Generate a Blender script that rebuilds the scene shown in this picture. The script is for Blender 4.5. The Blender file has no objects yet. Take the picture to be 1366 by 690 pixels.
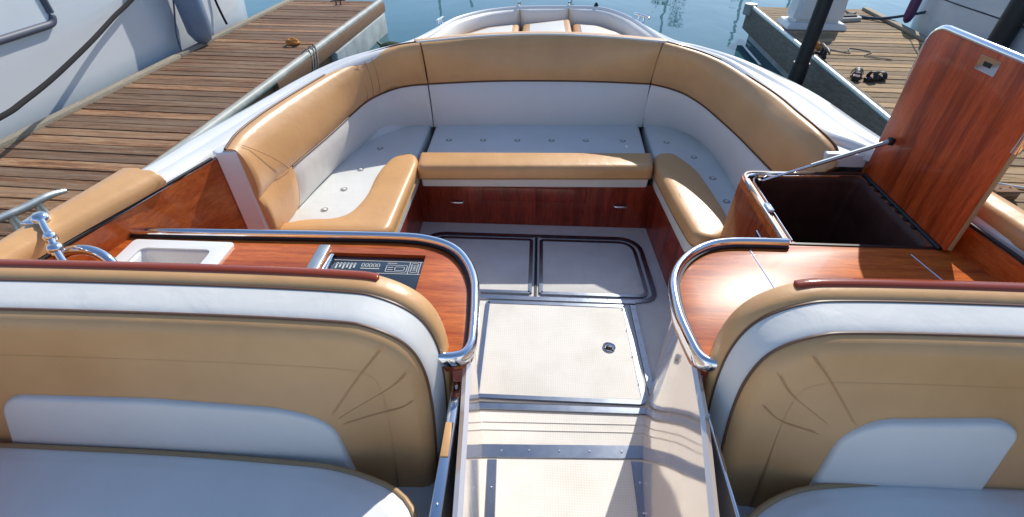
import bpy, bmesh, math, random
from mathutils import Vector, Matrix
random.seed(7)
C = bpy.data.collections.new('Marina'); bpy.context.scene.collection.children.link(C)
scene = bpy.context.scene
PI = math.pi
R = math.radians

# ------------------------------------------------------------------ materials
def mat(name, color, rough=.5, metal=0, coat=0, coat_rough=.05, spec=.5):
    m = bpy.data.materials.new(name); m.use_nodes = True
    nt = m.node_tree; b = nt.nodes['Principled BSDF']
    b.inputs['Base Color'].default_value = (*color, 1)
    b.inputs['Roughness'].default_value = rough
    b.inputs['Metallic'].default_value = metal
    b.inputs['Coat Weight'].default_value = coat
    b.inputs['Coat Roughness'].default_value = coat_rough
    b.inputs['Specular IOR Level'].default_value = spec
    return m, nt, b
def N(nt, typ, **kw):
    n = nt.nodes.new(typ)
    for k, v in kw.items(): setattr(n, k, v)
    return n
def coords(nt, scale=(1,1,1), rot=(0,0,0), kind='Object'):
    tc = N(nt, 'ShaderNodeTexCoord'); mp = N(nt, 'ShaderNodeMapping')
    mp.inputs['Scale'].default_value = scale; mp.inputs['Rotation'].default_value = rot
    nt.links.new(tc.outputs[kind], mp.inputs['Vector'])
    return mp.outputs['Vector']
def noise(nt, vec, scale, detail=3, rough=.5, dist=0):
    n = N(nt, 'ShaderNodeTexNoise'); n.inputs['Scale'].default_value = scale
    n.inputs['Detail'].default_value = detail; n.inputs['Roughness'].default_value = rough
    n.inputs['Distortion'].default_value = dist
    nt.links.new(vec, n.inputs['Vector']); return n.outputs['Fac']
def ramp(nt, fac, stops):
    r = N(nt, 'ShaderNodeValToRGB'); e = r.color_ramp.elements
    e[0].position, e[0].color = stops[0][0], (*stops[0][1], 1)
    e[1].position, e[1].color = stops[-1][0], (*stops[-1][1], 1)
    for p, c in stops[1:-1]:
        x = e.new(p); x.color = (*c, 1)
    nt.links.new(fac, r.inputs['Fac']); return r.outputs['Color']
def mix(nt, a, b, fac=.5, mode='MIX'):
    m = N(nt, 'ShaderNodeMix', data_type='RGBA', blend_type=mode)
    for s, v in ((m.inputs['Factor'], fac), (m.inputs['A'], a), (m.inputs['B'], b)):
        if hasattr(v, 'links'): nt.links.new(v, s)
        elif isinstance(v, (int, float)): s.default_value = v
        else: s.default_value = (*v, 1)
    return m.outputs['Result']
def bump(nt, b, h, strength=.2, dist=.01, prev=None, sock='Normal'):
    n = N(nt, 'ShaderNodeBump'); n.inputs['Strength'].default_value = strength
    n.inputs['Distance'].default_value = dist
    nt.links.new(h, n.inputs['Height'])
    if prev: nt.links.new(prev, n.inputs['Normal'])
    nt.links.new(n.outputs['Normal'], b.inputs[sock]); return n.outputs['Normal']
def rscale(nt, b, fac, lo, hi):
    mr = N(nt, 'ShaderNodeMapRange'); mr.inputs['To Min'].default_value = lo; mr.inputs['To Max'].default_value = hi
    nt.links.new(fac, mr.inputs['Value']); nt.links.new(mr.outputs['Result'], b.inputs['Roughness'])

def vinyl(name, color, dark, rough=.38):
    m, nt, b = mat(name, color, rough)
    v = coords(nt)
    f1 = noise(nt, v, 3.5, 4, .6); f2 = noise(nt, v, 420, 2)
    c = ramp(nt, f1, [(.3, dark), (.65, color)])
    nt.links.new(c, b.inputs['Base Color'])
    vo = N(nt, 'ShaderNodeTexVoronoi'); vo.inputs['Scale'].default_value = 520; nt.links.new(v, vo.inputs['Vector'])
    n1 = bump(nt, b, vo.outputs['Distance'], .12, .0006)
    f3 = noise(nt, v, 9, 3, .5, .6)
    bump(nt, b, f3, .26, .012, n1)
    rscale(nt, b, f1, rough - .06, rough + .1)
    b.inputs['Coat Weight'].default_value = .15; b.inputs['Coat Roughness'].default_value = .3
    return m
WHITE = vinyl('white_vinyl', (.79, .77, .71), (.76, .74, .68), .4)
SEATW = vinyl('white_seat_vinyl', (.76, .77, .74), (.70, .71, .68), .42)
TAN = vinyl('tan_vinyl', (.69, .39, .165), (.61, .335, .138), .36)
PIPE = mat('brown_piping', (.13, .06, .03), .4)[0]
TANPIPE = mat('tan_piping', (.42, .27, .13), .4)[0]

def wood(name, light, dark, deep, axis=0, stripes=22, coat=.4):
    m, nt, b = mat(name, light, .36, 0, coat, .03, .3)
    def sc(lo, hi): v = [hi]*3; v[axis] = lo; return tuple(v)
    f1 = noise(nt, coords(nt, sc(1, 9)), 9, 6, .65, .4)
    f2 = noise(nt, coords(nt, sc(.06, 1)), stripes, 3, .6, .1)
    f3 = noise(nt, coords(nt, sc(6, 90)), 5, 4, .7)
    f4 = noise(nt, coords(nt), 1.6, 3)
    c1 = ramp(nt, f1, [(.32, dark), (.62, light)])
    c2 = ramp(nt, f2, [(.36, deep), (.50, (.85, .82, .8)), (.58, (1, 1, 1))])
    c3 = ramp(nt, f3, [(.36, (.62, .55, .5)), (.52, (1, 1, 1))])
    c4 = ramp(nt, f4, [(.3, (.82, .78, .74)), (.7, (1.12, 1.1, 1.08))])
    c = mix(nt, c1, c2, .8, 'MULTIPLY'); c = mix(nt, c, c3, .7, 'MULTIPLY'); c = mix(nt, c, c4, 1.0, 'MULTIPLY')
    nt.links.new(c, b.inputs['Base Color'])
    bump(nt, b, noise(nt, coords(nt), 4, 2), .04, .01, None, 'Coat Normal')
    return m
MAHX = wood('mahogany_grain_x', (.70, .185, .032), (.46, .10, .018), (.62, .45, .38), 0, 22, .6)
MAHY = wood('mahogany_grain_y', (.62, .16, .030), (.44, .09, .015), (.75, .6, .55), 1)
MAHZ = wood('mahogany_grain_z', (.42, .075, .022), (.24, .04, .012), (.45, .3, .26), 2)
MAHD = wood('dark_mahogany', (.36, .055, .022), (.19, .025, .010), (.5, .4, .35), 2, 12)
LIDW = wood('lid_veneer', (.74, .125, .030), (.56, .085, .020), (.36, .26, .24), 2, 17, .22)
MAHR = mat('mahogany_rail', (.27, .045, .014), .25, 0, .45, .04, .3)[0]
def metal(name, col, rough, br=0, streak=None):
    m, nt, b = mat(name, col, rough, 1)
    f = noise(nt, coords(nt, streak or (1,1,1)), 14, 4, .6)
    rscale(nt, b, f, max(.01, rough - .04 - br), rough + .06 + br)
    bump(nt, b, noise(nt, coords(nt), 7, 2), .06, .01)
    return m
CHROME = metal('chrome', (.82, .83, .85), .07)
STEEL = metal('trim_steel', (.27, .30, .35), .24, .0)
PANEL = metal('polished_side_panel', (.86, .73, .63), .08, .03, (1,1,.1)); PANEL.node_tree.nodes['Principled BSDF'].inputs['Metallic'].default_value = .6; PANEL.node_tree.nodes['Bump'].inputs['Strength'].default_value = .01
GALV = metal('galvanised', (.55, .58, .56), .45, .1)
def plain(name, col, rough, var=.15, nscale=8, bumps=.1, coat=0, metal_=0, dist=.005):
    m, nt, b = mat(name, col, rough, metal_, coat)
    f = noise(nt, coords(nt), nscale, 5, .6)
    d = tuple(x * (1 - var) for x in col)
    nt.links.new(ramp(nt, f, [(.35, d), (.65, col)]), b.inputs['Base Color'])
    bump(nt, b, noise(nt, coords(nt), nscale * 5, 4), bumps, dist)
    rscale(nt, b, f, rough * .85, min(1, rough * 1.2))
    return m
GEL = plain('white_gelcoat', (.80, .80, .77), .22, .05, 3, .03, .6)
BLACK = plain('black_rubber', (.012, .012, .014), .5, .3, 30)
DARK = mat('gasket_black', (.01, .01, .012), .45)[0]
YHULL = plain('yacht_gelcoat', (.68, .72, .75), .25, .06, 1.2, .02, .5)
LINER = plain('locker_liner', (.10, .032, .020), .6, .4, 10)
PLASTIC = plain('white_plastic', (.78, .79, .78), .3, .04, 6, .02)
ROPEB = plain('black_rope', (.006, .006, .008), .9, .3, 90, .6)
ROPEW = plain('grey_rope', (.42, .38, .31), .9, .35, 90, .6)
ROPEO = plain('orange_rope', (.62, .25, .05), .85, .35, 90, .6)
PVC = plain('grey_bumper_vinyl', (.42, .44, .40), .5, .35, 5, .1)
CONC = plain('concrete_float', (.42, .47, .47), .85, .35, 3, .4, dist=.01)
FENDER = mat('purple_fender', (.10, .04, .12), .35)[0]
SEAM2 = mat('tan_seam', (.60, .33, .14), .45)[0]
BTN = mat('button_dimple_shade', (.33, .31, .28), .5)[0]  # dark ring round each button, painting the shade of its dimple
STITCH = mat('stitching', (.34, .19, .09), .6)[0]

def nonskid():
    m, nt, b = mat('white_nonskid', (.76, .71, .67), .65, spec=.25)
    v = coords(nt, (1, 1, 1), (0, 0, R(45)))
    ck = N(nt, 'ShaderNodeTexChecker'); ck.inputs['Scale'].default_value = 130
    nt.links.new(v, ck.inputs['Vector'])
    f = noise(nt, coords(nt), 4, 5, .6)
    c = ramp(nt, f, [(.3, (.69, .67, .62)), (.6, (.78, .765, .72))])
    c2 = mix(nt, (.92, .915, .9), (1, 1, 1), ck.outputs['Fac'])
    nt.links.new(mix(nt, c, c2, 1.0, 'MULTIPLY'), b.inputs['Base Color'])
    bump(nt, b, ck.outputs['Fac'], .35, .0012)
    return m
NONSKID = nonskid()

def dockwood(name, a, bcol, grey):
    m, nt, b = mat(name, a, .85)
    at = N(nt, 'ShaderNodeAttribute', attribute_name='tint')
    v = coords(nt, (.6, 9, 9)); 
    add = N(nt, 'ShaderNodeVectorMath', operation='ADD'); nt.links.new(v, add.inputs[0]); 
    sc = N(nt, 'ShaderNodeVectorMath', operation='SCALE'); sc.inputs['Scale'].default_value = 37
    nt.links.new(at.outputs['Color'], sc.inputs[0]); nt.links.new(sc.outputs[0], add.inputs[1])
    f1 = noise(nt, add.outputs[0], 3, 7, .7, .5)
    f2 = noise(nt, add.outputs[0], 16, 5, .75)
    f3 = noise(nt, add.outputs[0], .9, 4, .6)
    c1 = ramp(nt, f1, [(.36, bcol), (.5, a), (.62, grey)])
    c2 = ramp(nt, f2, [(.38, (.25, .21, .19)), (.52, (1, 1, 1))])
    c = mix(nt, c1, c2, .85, 'MULTIPLY')
    sep = N(nt, 'ShaderNodeSeparateColor'); nt.links.new(at.outputs['Color'], sep.inputs[0])
    f3r = ramp(nt, f3, [(.42, (0, 0, 0)), (.7, (.7, .7, .7))]); c = mix(nt, c, grey, f3r, 'MIX')
    tint = ramp(nt, sep.outputs[0], [(0, (.6, .56, .55)), (.5, (.95, .86, .78)), (1, (1.25, 1.12, 1.0))])
    c = mix(nt, c, tint, 1.0, 'MULTIPLY')
    sp = noise(nt, add.outputs[0], 1.6, 8, .8)      # pale scuffs
    spf = ramp(nt, sp, [(.66, (0, 0, 0)), (.72, (1, 1, 1))])
    c = mix(nt, c, (.45, .42, .36), spf)
    nt.links.new(c, b.inputs['Base Color'])
    bump(nt, b, f2, .55, .004)
    return m
DECKB = dockwood('weathered_brown_board', (.26, .125, .052), (.085, .045, .025), (.33, .245, .165))
DECKG = dockwood('weathered_pale_board', (.40, .28, .14), (.20, .13, .07), (.42, .32, .19))
KERB = dockwood('pale_kerb_timber', (.42, .40, .31), (.24, .23, .17), (.5, .48, .4))
FASC = dockwood('brown_fascia_timber', (.34, .18, .09), (.13, .07, .035), (.30, .2, .13))
FASG = dockwood('grey_fascia_timber', (.24, .22, .18), (.10, .09, .07), (.33, .31, .27))

def water():
    m, nt, b = mat('harbour_water', (.03, .10, .125), .03)
    b.inputs['IOR'].default_value = 1.33
    v = coords(nt, (1, 1, 1))
    f = noise(nt, coords(nt, (1, .7, 1)), .35, 3, .5, .3)
    g = noise(nt, coords(nt, (1, .45, 1)), 1.7, 3, .5, .5)
    n1 = bump(nt, b, f, .15, .16); bump(nt, b, g, .13, .03, n1)
    nt.links.new(ramp(nt, noise(nt, v, .25, 3), [(.3, (.022, .095, .115)), (.7, (.038, .13, .15))]), b.inputs['Base Color'])
    return m
WATER = water()
LEAF = plain('foliage', (.07, .12, .03), .7, .5, 2, .3)
BARK = plain('bark', (.09, .06, .04), .9, .3, 8, .5)

# ------------------------------------------------------------------ helpers
def smooth_mesh(me, ang=50):
    for p in me.polygons: p.use_smooth = True
    try: me.set_sharp_from_angle(angle=R(ang))
    except Exception: pass
def obj(name, bm, m, parent=None, smooth=True, ang=50):
    bmesh.ops.remove_doubles(bm, verts=bm.verts, dist=1e-6)
    bmesh.ops.recalc_face_normals(bm, faces=bm.faces)
    me = bpy.data.meshes.new(name); bm.to_mesh(me); bm.free()
    if smooth: smooth_mesh(me, ang)
    for x in (m if isinstance(m, (list, tuple)) else [m]): me.materials.append(x)
    o = bpy.data.objects.new(name, me); C.objects.link(o)
    if parent is not None: o.parent = parent
    return o
def tag(o, label=None, cat=None, group=None, kind=None):
    if label: o['label'] = label
    if cat: o['category'] = cat
    if group: o['group'] = group
    if kind: o['kind'] = kind
    return o
def thing(name, label, cat, loc=(0,0,0), rz=0, group=None):
    o = bpy.data.objects.new(name, None); C.objects.link(o); o.empty_display_size = .1
    o.location = loc; o.rotation_euler = (0, 0, rz)
    return tag(o, label, cat, group)
def sub(o, label): o['label'] = label; return o

def box(bm, lo, hi, bev=0, seg=2, M=None):
    r = bmesh.ops.create_cube(bm, size=1)
    vs = r['verts']
    for v in vs:
        v.co = Vector([lo[i] + (v.co[i] + .5) * (hi[i] - lo[i]) for i in range(3)])
    if bev:
        es = list({e for v in vs for e in v.link_edges})
        rr = bmesh.ops.bevel(bm, geom=es, offset=bev, segments=seg, affect='EDGES', profile=.5)
        vs = list({v for f in rr['faces'] for v in f.verts} | {v for v in vs if v.is_valid})
    if M is not None:
        for v in vs: v.co = M @ v.co
    return vs
def catmull(pts, n=8, closed=False):
    P = [Vector(p) for p in pts]; out = []
    L = len(P); rng = range(L if closed else L - 1)
    for i in rng:
        if closed: p0, p1, p2, p3 = P[(i-1) % L], P[i], P[(i+1) % L], P[(i+2) % L]
        else: p0, p1, p2, p3 = P[max(i-1, 0)], P[i], P[i+1], P[min(i+2, L-1)]
        for k in range(n):
            t = k / n
            out.append(.5 * ((2*p1) + (-p0+p2)*t + (2*p0-5*p1+4*p2-p3)*t*t + (-p0+3*p1-3*p2+p3)*t**3))
    if not closed: out.append(P[-1].copy())
    return out
def tube(bm, pts, r, n=10, closed=False, rs=None, flat=1.0):
    P = [Vector(p) for p in pts]; L = len(P); rings = []
    up = Vector((0, 0, 1))
    for i, p in enumerate(P):
        if closed: t = P[(i+1) % L] - P[i-1]
        else: t = P[min(i+1, L-1)] - P[max(i-1, 0)]
        t.normalize()
        a = t.cross(up)
        if a.length < .05: a = t.cross(Vector((1, 0, 0)))
        a.normalize(); b_ = a.cross(t)
        rr = rs[i] if rs else r
        rings.append([bm.verts.new(p + a * math.cos(2*PI*k/n) * rr + b_ * math.sin(2*PI*k/n) * rr * flat) for k in range(n)])
    for i in range(L if closed else L - 1):
        A, B = rings[i], rings[(i+1) % L]
        for k in range(n): bm.faces.new((A[k], A[(k+1) % n], B[(k+1) % n], B[k]))
    if not closed:
        bm.faces.new(rings[0]); bm.faces.new(rings[-1][::-1])
def Tube(name, pts, r, m, parent=None, n=10, closed=False, rs=None, flat=1.0):
    bm = bmesh.new(); tube(bm, pts, r, n, closed, rs, flat); return obj(name, bm, m, parent)
def loft(bm, secs, closed_prof=True, caps=True, closed_path=False):
    rows = [[bm.verts.new(p) for p in s] for s in secs]; L = len(rows); n = len(rows[0])
    for i in range(L if closed_path else L - 1):
        A, B = rows[i], rows[(i+1) % L]
        for k in range(n if closed_prof else n - 1):
            bm.faces.new((A[k], A[(k+1) % n], B[(k+1) % n], B[k]))
    if caps and not closed_path:
        bm.faces.new(rows[0]); bm.faces.new(rows[-1][::-1])
    return rows
def area2(p): return sum(p[i][0]*p[(i+1) % len(p)][1] - p[(i+1) % len(p)][0]*p[i][1] for i in range(len(p)))
def _inset_step(poly, d, s):
    """one small step inward; edges that flip collapse to a point, and stay collapsed"""
    uniq = []; mp = []
    for p in poly:
        if uniq and (p - uniq[-1]).length < 1e-6: mp.append(len(uniq)-1)
        else: uniq.append(p); mp.append(len(uniq)-1)
    if len(uniq) > 1 and (uniq[0]-uniq[-1]).length < 1e-6:
        k = len(uniq)-1; uniq.pop(); mp = [0 if m == k else m for m in mp]
    n = len(uniq); out = []
    for i in range(n):
        a, b_, c = uniq[i-1], uniq[i], uniq[(i+1) % n]
        e1 = (b_-a).normalized(); e2 = (c-b_).normalized()
        n1 = Vector((-e1.y, e1.x)) * s; n2 = Vector((-e2.y, e2.x)) * s
        m = n1 + n2
        if m.length < 1e-6: m = n1.copy()
        m.normalize(); q = max(.6, m.dot(n1)); out.append(b_ + m * d / q)
    for _ in range(4):
        fl = [(out[(i+1) % n]-out[i]).dot(uniq[(i+1) % n]-uniq[i]) <= 0 or (0 < (out[(i+1) % n]-out[i]).length < .0012) for i in range(n)]
        if not any(fl) or all(fl): break
        st = next(i for i in range(n) if not fl[i]); i = 0
        while i < n:
            a = (st+1+i) % n; g = [a]
            while fl[g[-1]] and len(g) < n: g.append((g[-1]+1) % n)
            if len(g) > 1:
                c = sum((out[k] for k in g), Vector((0, 0)))/len(g)
                for k in g: out[k] = c.copy()
            i += len(g)
        gone = [i for i in range(n) if (out[(i+1) % n]-out[i]).length < 1e-7]
        if len(gone) == sum(fl): break
    return [out[m] for m in mp]
def inset(poly, d):
    P = [Vector(p[:2]) for p in poly]
    if not d: return P
    s = 1 if area2(P) > 0 else -1; st = max(1, int(abs(d)/.0025))
    for _ in range(st): P = _inset_step(P, d/st, s)
    return P
def roundpoly(pts, r=.03, seg=5):
    """round each corner of a polygon; pts may carry own radius as third value"""
    n = len(pts); out = []
    for i in range(n):
        a, b_, c = Vector(pts[i-1][:2]), Vector(pts[i][:2]), Vector(pts[(i+1) % n][:2])
        rr = pts[i][2] if len(pts[i]) > 2 else r
        l1, l2 = (a-b_).length, (c-b_).length
        d = min(rr, l1*.49, l2*.49)
        if d < 1e-4: out.append(b_); continue
        p1 = b_ + (a-b_).normalized()*d; p2 = b_ + (c-b_).normalized()*d
        for k in range(seg+1):
            t = k/seg; out.append((1-t)**2*p1 + 2*t*(1-t)*b_ + t*t*p2)
    return out
def slab(bm, poly, zb, zt, r=.0, seg=4, crown=0, rb=None, M=None):
    """prism over a polygon with a rounded upper (and slightly eased lower) edge"""
    rings = []
    if rb: rings.append((rb, zb)); rings.append((rb*.3, zb+rb*.3)); rings.append((0, zb+rb))
    else: rings.append((0, zb))
    if r:
        for k in range(seg+1):
            a = k/seg*PI/2; rings.append((r*(1-math.cos(a)), zt-r+r*math.sin(a)))
        if crown: rings += [(r*1.25, zt+crown*.4), (r*1.6, zt+crown*.7)]
    else: rings.append((0, zt))
    rows = []
    for d, z in rings:
        pp = inset(poly, d) if d else [Vector(p[:2]) for p in poly]
        rows.append([bm.verts.new((p.x, p.y, z) if M is None else M @ Vector((p.x, p.y, z))) for p in pp])
    n = len(poly)
    for A, B in zip(rows, rows[1:]):
        for k in range(n): bm.faces.new((A[k], A[(k+1) % n], B[(k+1) % n], B[k]))
    bm.faces.new(rows[0][::-1]); f = bm.faces.new(rows[-1])
    return rows
def Slab(name, poly, zb, zt, m, parent=None, **kw):
    bm = bmesh.new(); slab(bm, poly, zb, zt, **kw); return obj(name, bm, m, parent, ang=40)
def Box(name, lo, hi, m, parent=None, bev=.003, M=None):
    bm = bmesh.new(); box(bm, lo, hi, bev, 2, M); return obj(name, bm, m, parent)
def lathe(bm, prof, seg=20, at=(0,0,0)):
    rows = [[bm.verts.new((at[0]+r*math.cos(2*PI*k/seg), at[1]+r*math.sin(2*PI*k/seg), at[2]+z)) for k in range(seg)] for r, z in prof]
    for A, B in zip(rows, rows[1:]):
        for k in range(seg): bm.faces.new((A[k], A[(k+1) % seg], B[(k+1) % seg], B[k]))
    bm.faces.new(rows[0][::-1]); bm.faces.new(rows[-1])
def cut(o, boxes):
    for lo, hi, bev in boxes:
        bm = bmesh.new(); P = [(lo[0],lo[1]),(hi[0],lo[1]),(hi[0],hi[1]),(lo[0],hi[1])]
        slab(bm, roundpoly(P, bev, 5) if bev else P, lo[2], hi[2])
        bmesh.ops.recalc_face_normals(bm, faces=bm.faces)
        me = bpy.data.meshes.new('c'); bm.to_mesh(me); bm.free()
        c = bpy.data.objects.new('c', me); C.objects.link(c)
        md = o.modifiers.new('b', 'BOOLEAN'); md.object = c; md.operation = 'DIFFERENCE'; md.solver = 'EXACT'
        bpy.context.view_layer.update()
        dg = bpy.context.evaluated_depsgraph_get()
        me2 = bpy.data.meshes.new_from_object(o.evaluated_get(dg))
        o.modifiers.clear(); o.data = me2
        bpy.data.objects.remove(c)

def pathnormals(pts, side=1):
    n = len(pts); out = []
    for i in range(n):
        t = (pts[min(i+1, n-1)] - pts[max(i-1, 0)]); t.z = 0; t.normalize()
        out.append(Vector((-t.y, t.x, 0)) * side)
    return out

# ================================================================== SETTING
WZ = -.38
bm = bmesh.new()
for a in ((-400, -200), (400, -200), (400, 600), (-400, 600)): bm.verts.new((*a, WZ))
bm.faces.new(bm.verts); tag(obj('water', bm, WATER, smooth=False), kind='structure')
bm = bmesh.new()
for a in ((-400, 90), (400, 90), (400, 600), (-400, 600)): bm.verts.new((*a, .4 if a[1] < 100 else 6))
bm.faces.new(bm.verts); tag(obj('shore_ground', bm, plain('shore', (.16,.15,.11), .9, .3, .2), smooth=False), kind='structure')

# ================================================================== MOTORBOAT
boat = thing('motorboat', 'open white motorboat with mahogany panels and polished walkway, moored between the two docks', 'motorboat')
# (inner x, inner y, outer x, outer y) of the deck edge, round the stern
DE = [(-1.7, -0.6, -1.86, -0.6, 0.0), (-1.69, 0.5, -1.8, 0.5, 0.0), (-1.647, 1.03, -1.755, 1.08, 0.0), (-1.49, 1.6, -1.7, 1.55, 0.0),
      (-1.415, 1.86, -1.64, 1.85, 0.0), (-1.37, 2.05, -1.61, 2.05, 0.0), (-1.302, 2.514, -1.497, 2.495, 0.002), (-1.204, 2.807, -1.369, 2.826, 0.025),
      (-1.063, 3.043, -1.23, 3.052, 0.046), (-0.95, 3.183, -1.064, 3.249, 0.05), (-0.817, 3.325, -0.883, 3.458, 0.05), (-0.722, 3.629, -0.769, 3.733, 0.05),
      (-0.636, 3.961, -0.684, 3.99, 0.05), (-0.437, 4.228, -0.475, 4.284, 0.05), (-0.162, 4.37, -0.171, 4.427, 0.05), (0.162, 4.408, 0.162, 4.465, 0.05),
      (0.494, 4.389, 0.513, 4.446, 0.05), (0.674, 4.142, 0.722, 4.18, 0.05), (0.76, 3.847, 0.827, 3.847, 0.05), (0.855, 3.439, 0.95, 3.562, 0.05),
      (0.95, 3.344, 1.102, 3.42, 0.05), (1.123, 3.084, 1.295, 3.16, 0.048), (1.281, 2.602, 1.549, 2.781, 0.007), (1.32, 2.26, 1.625, 2.34, 0.0),
      (1.43, 2.13, 1.66, 2.06, 0.0), (1.56, 1.9, 1.69, 1.88, 0.0), (1.6, 1.55, 1.745, 1.55, 0.0), (1.66, 1.2, 1.8, 1.2, 0.0),
      (1.69, 0.5, 1.86, 0.5, 0.0), (1.7, -0.6, 1.9, -0.6, 0.0)]      # last value: rise of the sheer towards the stern
def tuck(p):      # the deck edge runs under the rolled top of the sofa cushions
    k = .045 if (p[1] > 1.8 and p[1] < 3.38 and abs(p[0]) > .80) else 0
    d = Vector((p[2]-p[0], p[3]-p[1])).normalized()*k
    return (p[0]+d.x, p[1]+d.y, p[4]-k*.45)
inn = catmull([tuck(p) for p in DE], 6); out_ = catmull([(p[2], p[3], p[4]) for p in DE], 6)
secs = []
prof = [(-.03,.962),(-.02,.985),(0,.998),(.12,1.012),(.30,1.014),(.42,1.004),(.47,.988),(.53,.985),(.60,.996),(.80,1.000),(.95,.992),(1.0,.975),(1.02,.95)]
for a, b_ in zip(inn, out_):
    s = []
    for t, z in prof:
        p = a.lerp(b_, t); s.append(Vector((p.x, p.y, z + p.z)))
    secs.append(s)
bm = bmesh.new(); loft(bm, secs, False, False); obj('deck', bm, GEL, boat, ang=60)
nr = pathnormals(out_, 1)
bm = bmesh.new(); secs = []
for b_, n in zip(out_, nr):
    s = [Vector((b_.x, b_.y, b_.z)) + n*d + Vector((0,0,z)) for d, z in ((.005,.95),(.02,.93),(.02,.90),(.005,.88),(-.01,.6),(-.08,.2),(-.2,-.2),(-.35,-.6))]
    secs.append(s)
loft(bm, secs, False, False); obj('hull', bm, GEL, boat, ang=60)

# floor
Fp = [(-.9,2.86),(.95,2.86),(.95,1.1),(.7,.6),(.6,-.6),(-.6,-.6),(-.6,.6),(-.9,1.1)]
Slab('cockpit_floor', Fp[::-1], -.05, 0, NONSKID, boat)
def frame_strip(pts, w, z, h, name, m, parent, closed=False):
    P = [Vector((p[0], p[1], 0)) for p in pts]; L = len(P)
    bm = bmesh.new(); secs = []
    for i in range(L):
        t = (P[(i+1) % L] - P[i-1]) if closed else (P[min(i+1, L-1)] - P[max(i-1, 0)])
        t.normalize(); n = Vector((-t.y, t.x, 0))
        secs.append([P[i] + n*a + Vector((0,0,b_)) for a, b_ in ((-w/2,z),(-w/2+.002,z+h),(w/2-.002,z+h),(w/2,z))])
    loft(bm, secs, True, not closed, closed); return obj(name, bm, m, parent, ang=30)
def screws(pts, name, parent, z=.009):
    bm = bmesh.new(); lathe(bm, [(.0045, -.004), (.0045, 0), (.003, .0015)], 8)
    me = None
    for p in pts:
        if me is None: o = obj('screw', bm, CHROME, parent); me = o.data
        else: o = bpy.data.objects.new('screw', me); C.objects.link(o); o.parent = parent
        o.location = (p[0], p[1], z)
def hatch(poly, label):
    pp = roundpoly(poly, .01, 6)
    h = Slab('floor_hatch', inset(pp, .012), 0.0005, .010, NONSKID, boat, r=.002, seg=2)
    frame_strip(inset(pp, .010), .026, .0005, .013, 'metal_edge', STEEL, h, True)
    h['label'] = label; return h
h1 = hatch([(-.70,2.065,.01),(.012,2.065,.01),(.012,2.60,.01),(-.70,2.60,.13)], 'left hatch in the shaded aft floor')
h2 = hatch([(.058,2.065,.01),(.71,2.065,.07),(.69,2.60,.12),(.058,2.60,.01)], 'right hatch in the shaded aft floor')
h3 = hatch([(-.25,1.335,.02),(.575,1.335,.04),(.560,1.995,.01),(-.25,1.995,.01)], 'wide sunlit hatch with a round latch')
screws([(-.2+.11*k, 2.04) for k in range(8)], 'screws', h3)
bm = bmesh.new(); L_ = (.43, 1.675)
lathe(bm, [(.034,.010),(.034,.016),(.030,.018),(.026,.014),(.018,.012)], 28, (*L_, 0))
lt = obj('latch', bm, CHROME, h3)
bm = bmesh.new(); box(bm, (L_[0]-.017, L_[1]-.007, .012), (L_[0]+.017, L_[1]+.007, .019), .003); lathe(bm, [(.017,.0135),(.015,.0145)], 20, (*L_, 0)); obj('latch_handle', bm, DARK, lt)
# fixed frames round the hatches
fr = [(-.735,2.03)] + [(-.735,2.45)] + [(-.735+.14*(1-math.cos(a)), 2.50+.14*math.sin(a)) for a in [k*PI/12 for k in range(7)]]
fr += [(.59+.14*math.sin(a), 2.50+.14*math.cos(a)) for a in [k*PI/12 for k in range(7)]] + [(.745,2.14)]
fr += [(.745-.08*(1-math.cos(a)), 2.12-.08*math.sin(a)) for a in [k*PI/12 for k in range(1,7)]] + [(.62,2.032)]
frame_strip(fr, .03, .0015, .009, 'floor_trim', STEEL, boat)
frame_strip([(-.75,2.028),(.62,2.028)], .034, .002, .0075, 'floor_trim', STEEL, boat)
frame_strip([(.035,2.05),(.035,2.64)], .018, .0015, .004, 'hatch_gap', DARK, boat)
frame_strip([(.60,2.0),(.605,1.7),(.612,1.33)], .034, .0015, .009, 'floor_trim', STEEL, boat)
screws([(.600+.0001*k, 1.97-.09*k) for k in range(8)], 'screws', boat, .0125)
screws([(.535,1.96),(.54,1.8),(.545,1.62),(.552,1.45)], 'screws', boat, .0145)
frame_strip([(-.25,1.316),(.60,1.316)], .010, .001, .003, 'hatch_gap', DARK, boat)
frame_strip([(-.25,1.292),(.60,1.302)], .034, .0015, .009, 'floor_trim', STEEL, boat)
# thin ridges standing in for reflection lines on the floor
for yy in (1.175, 1.215): frame_strip([(-.2,yy),(.55,yy+.02)], .008, .001, .0025, 'reflection_ridge', NONSKID, boat)
# helm platform: 25 mm higher
Slab('helm_platform', roundpoly([(-.5,1.045),(.6,1.085),(.6,-.6),(-.5,-.6)], .004, 2), .001, .026, NONSKID, boat, r=.003)
frame_strip([(-.3,1.053),(.6,1.088)], .062, .026, .006, 'step_nosing', STEEL, boat)
screws([(-.1,1.06),(.02,1.067),(.15,1.07),(.28,1.075),(.42,1.08)], 'screws', boat, .034)
frame_strip([(-.137,1.02),(-.115,.5),(-.1,-.5)], .042, .026, .005, 'floor_trim', STEEL, boat)
frame_strip([(.478,1.04),(.47,.6),(.46,-.5)], .045, .026, .005, 'floor_trim', STEEL, boat)
screws([(.478,.95),(.474,.83),(.472,.7),(-.13,.9),(-.125,.75)], 'screws', boat, .0335)

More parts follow.
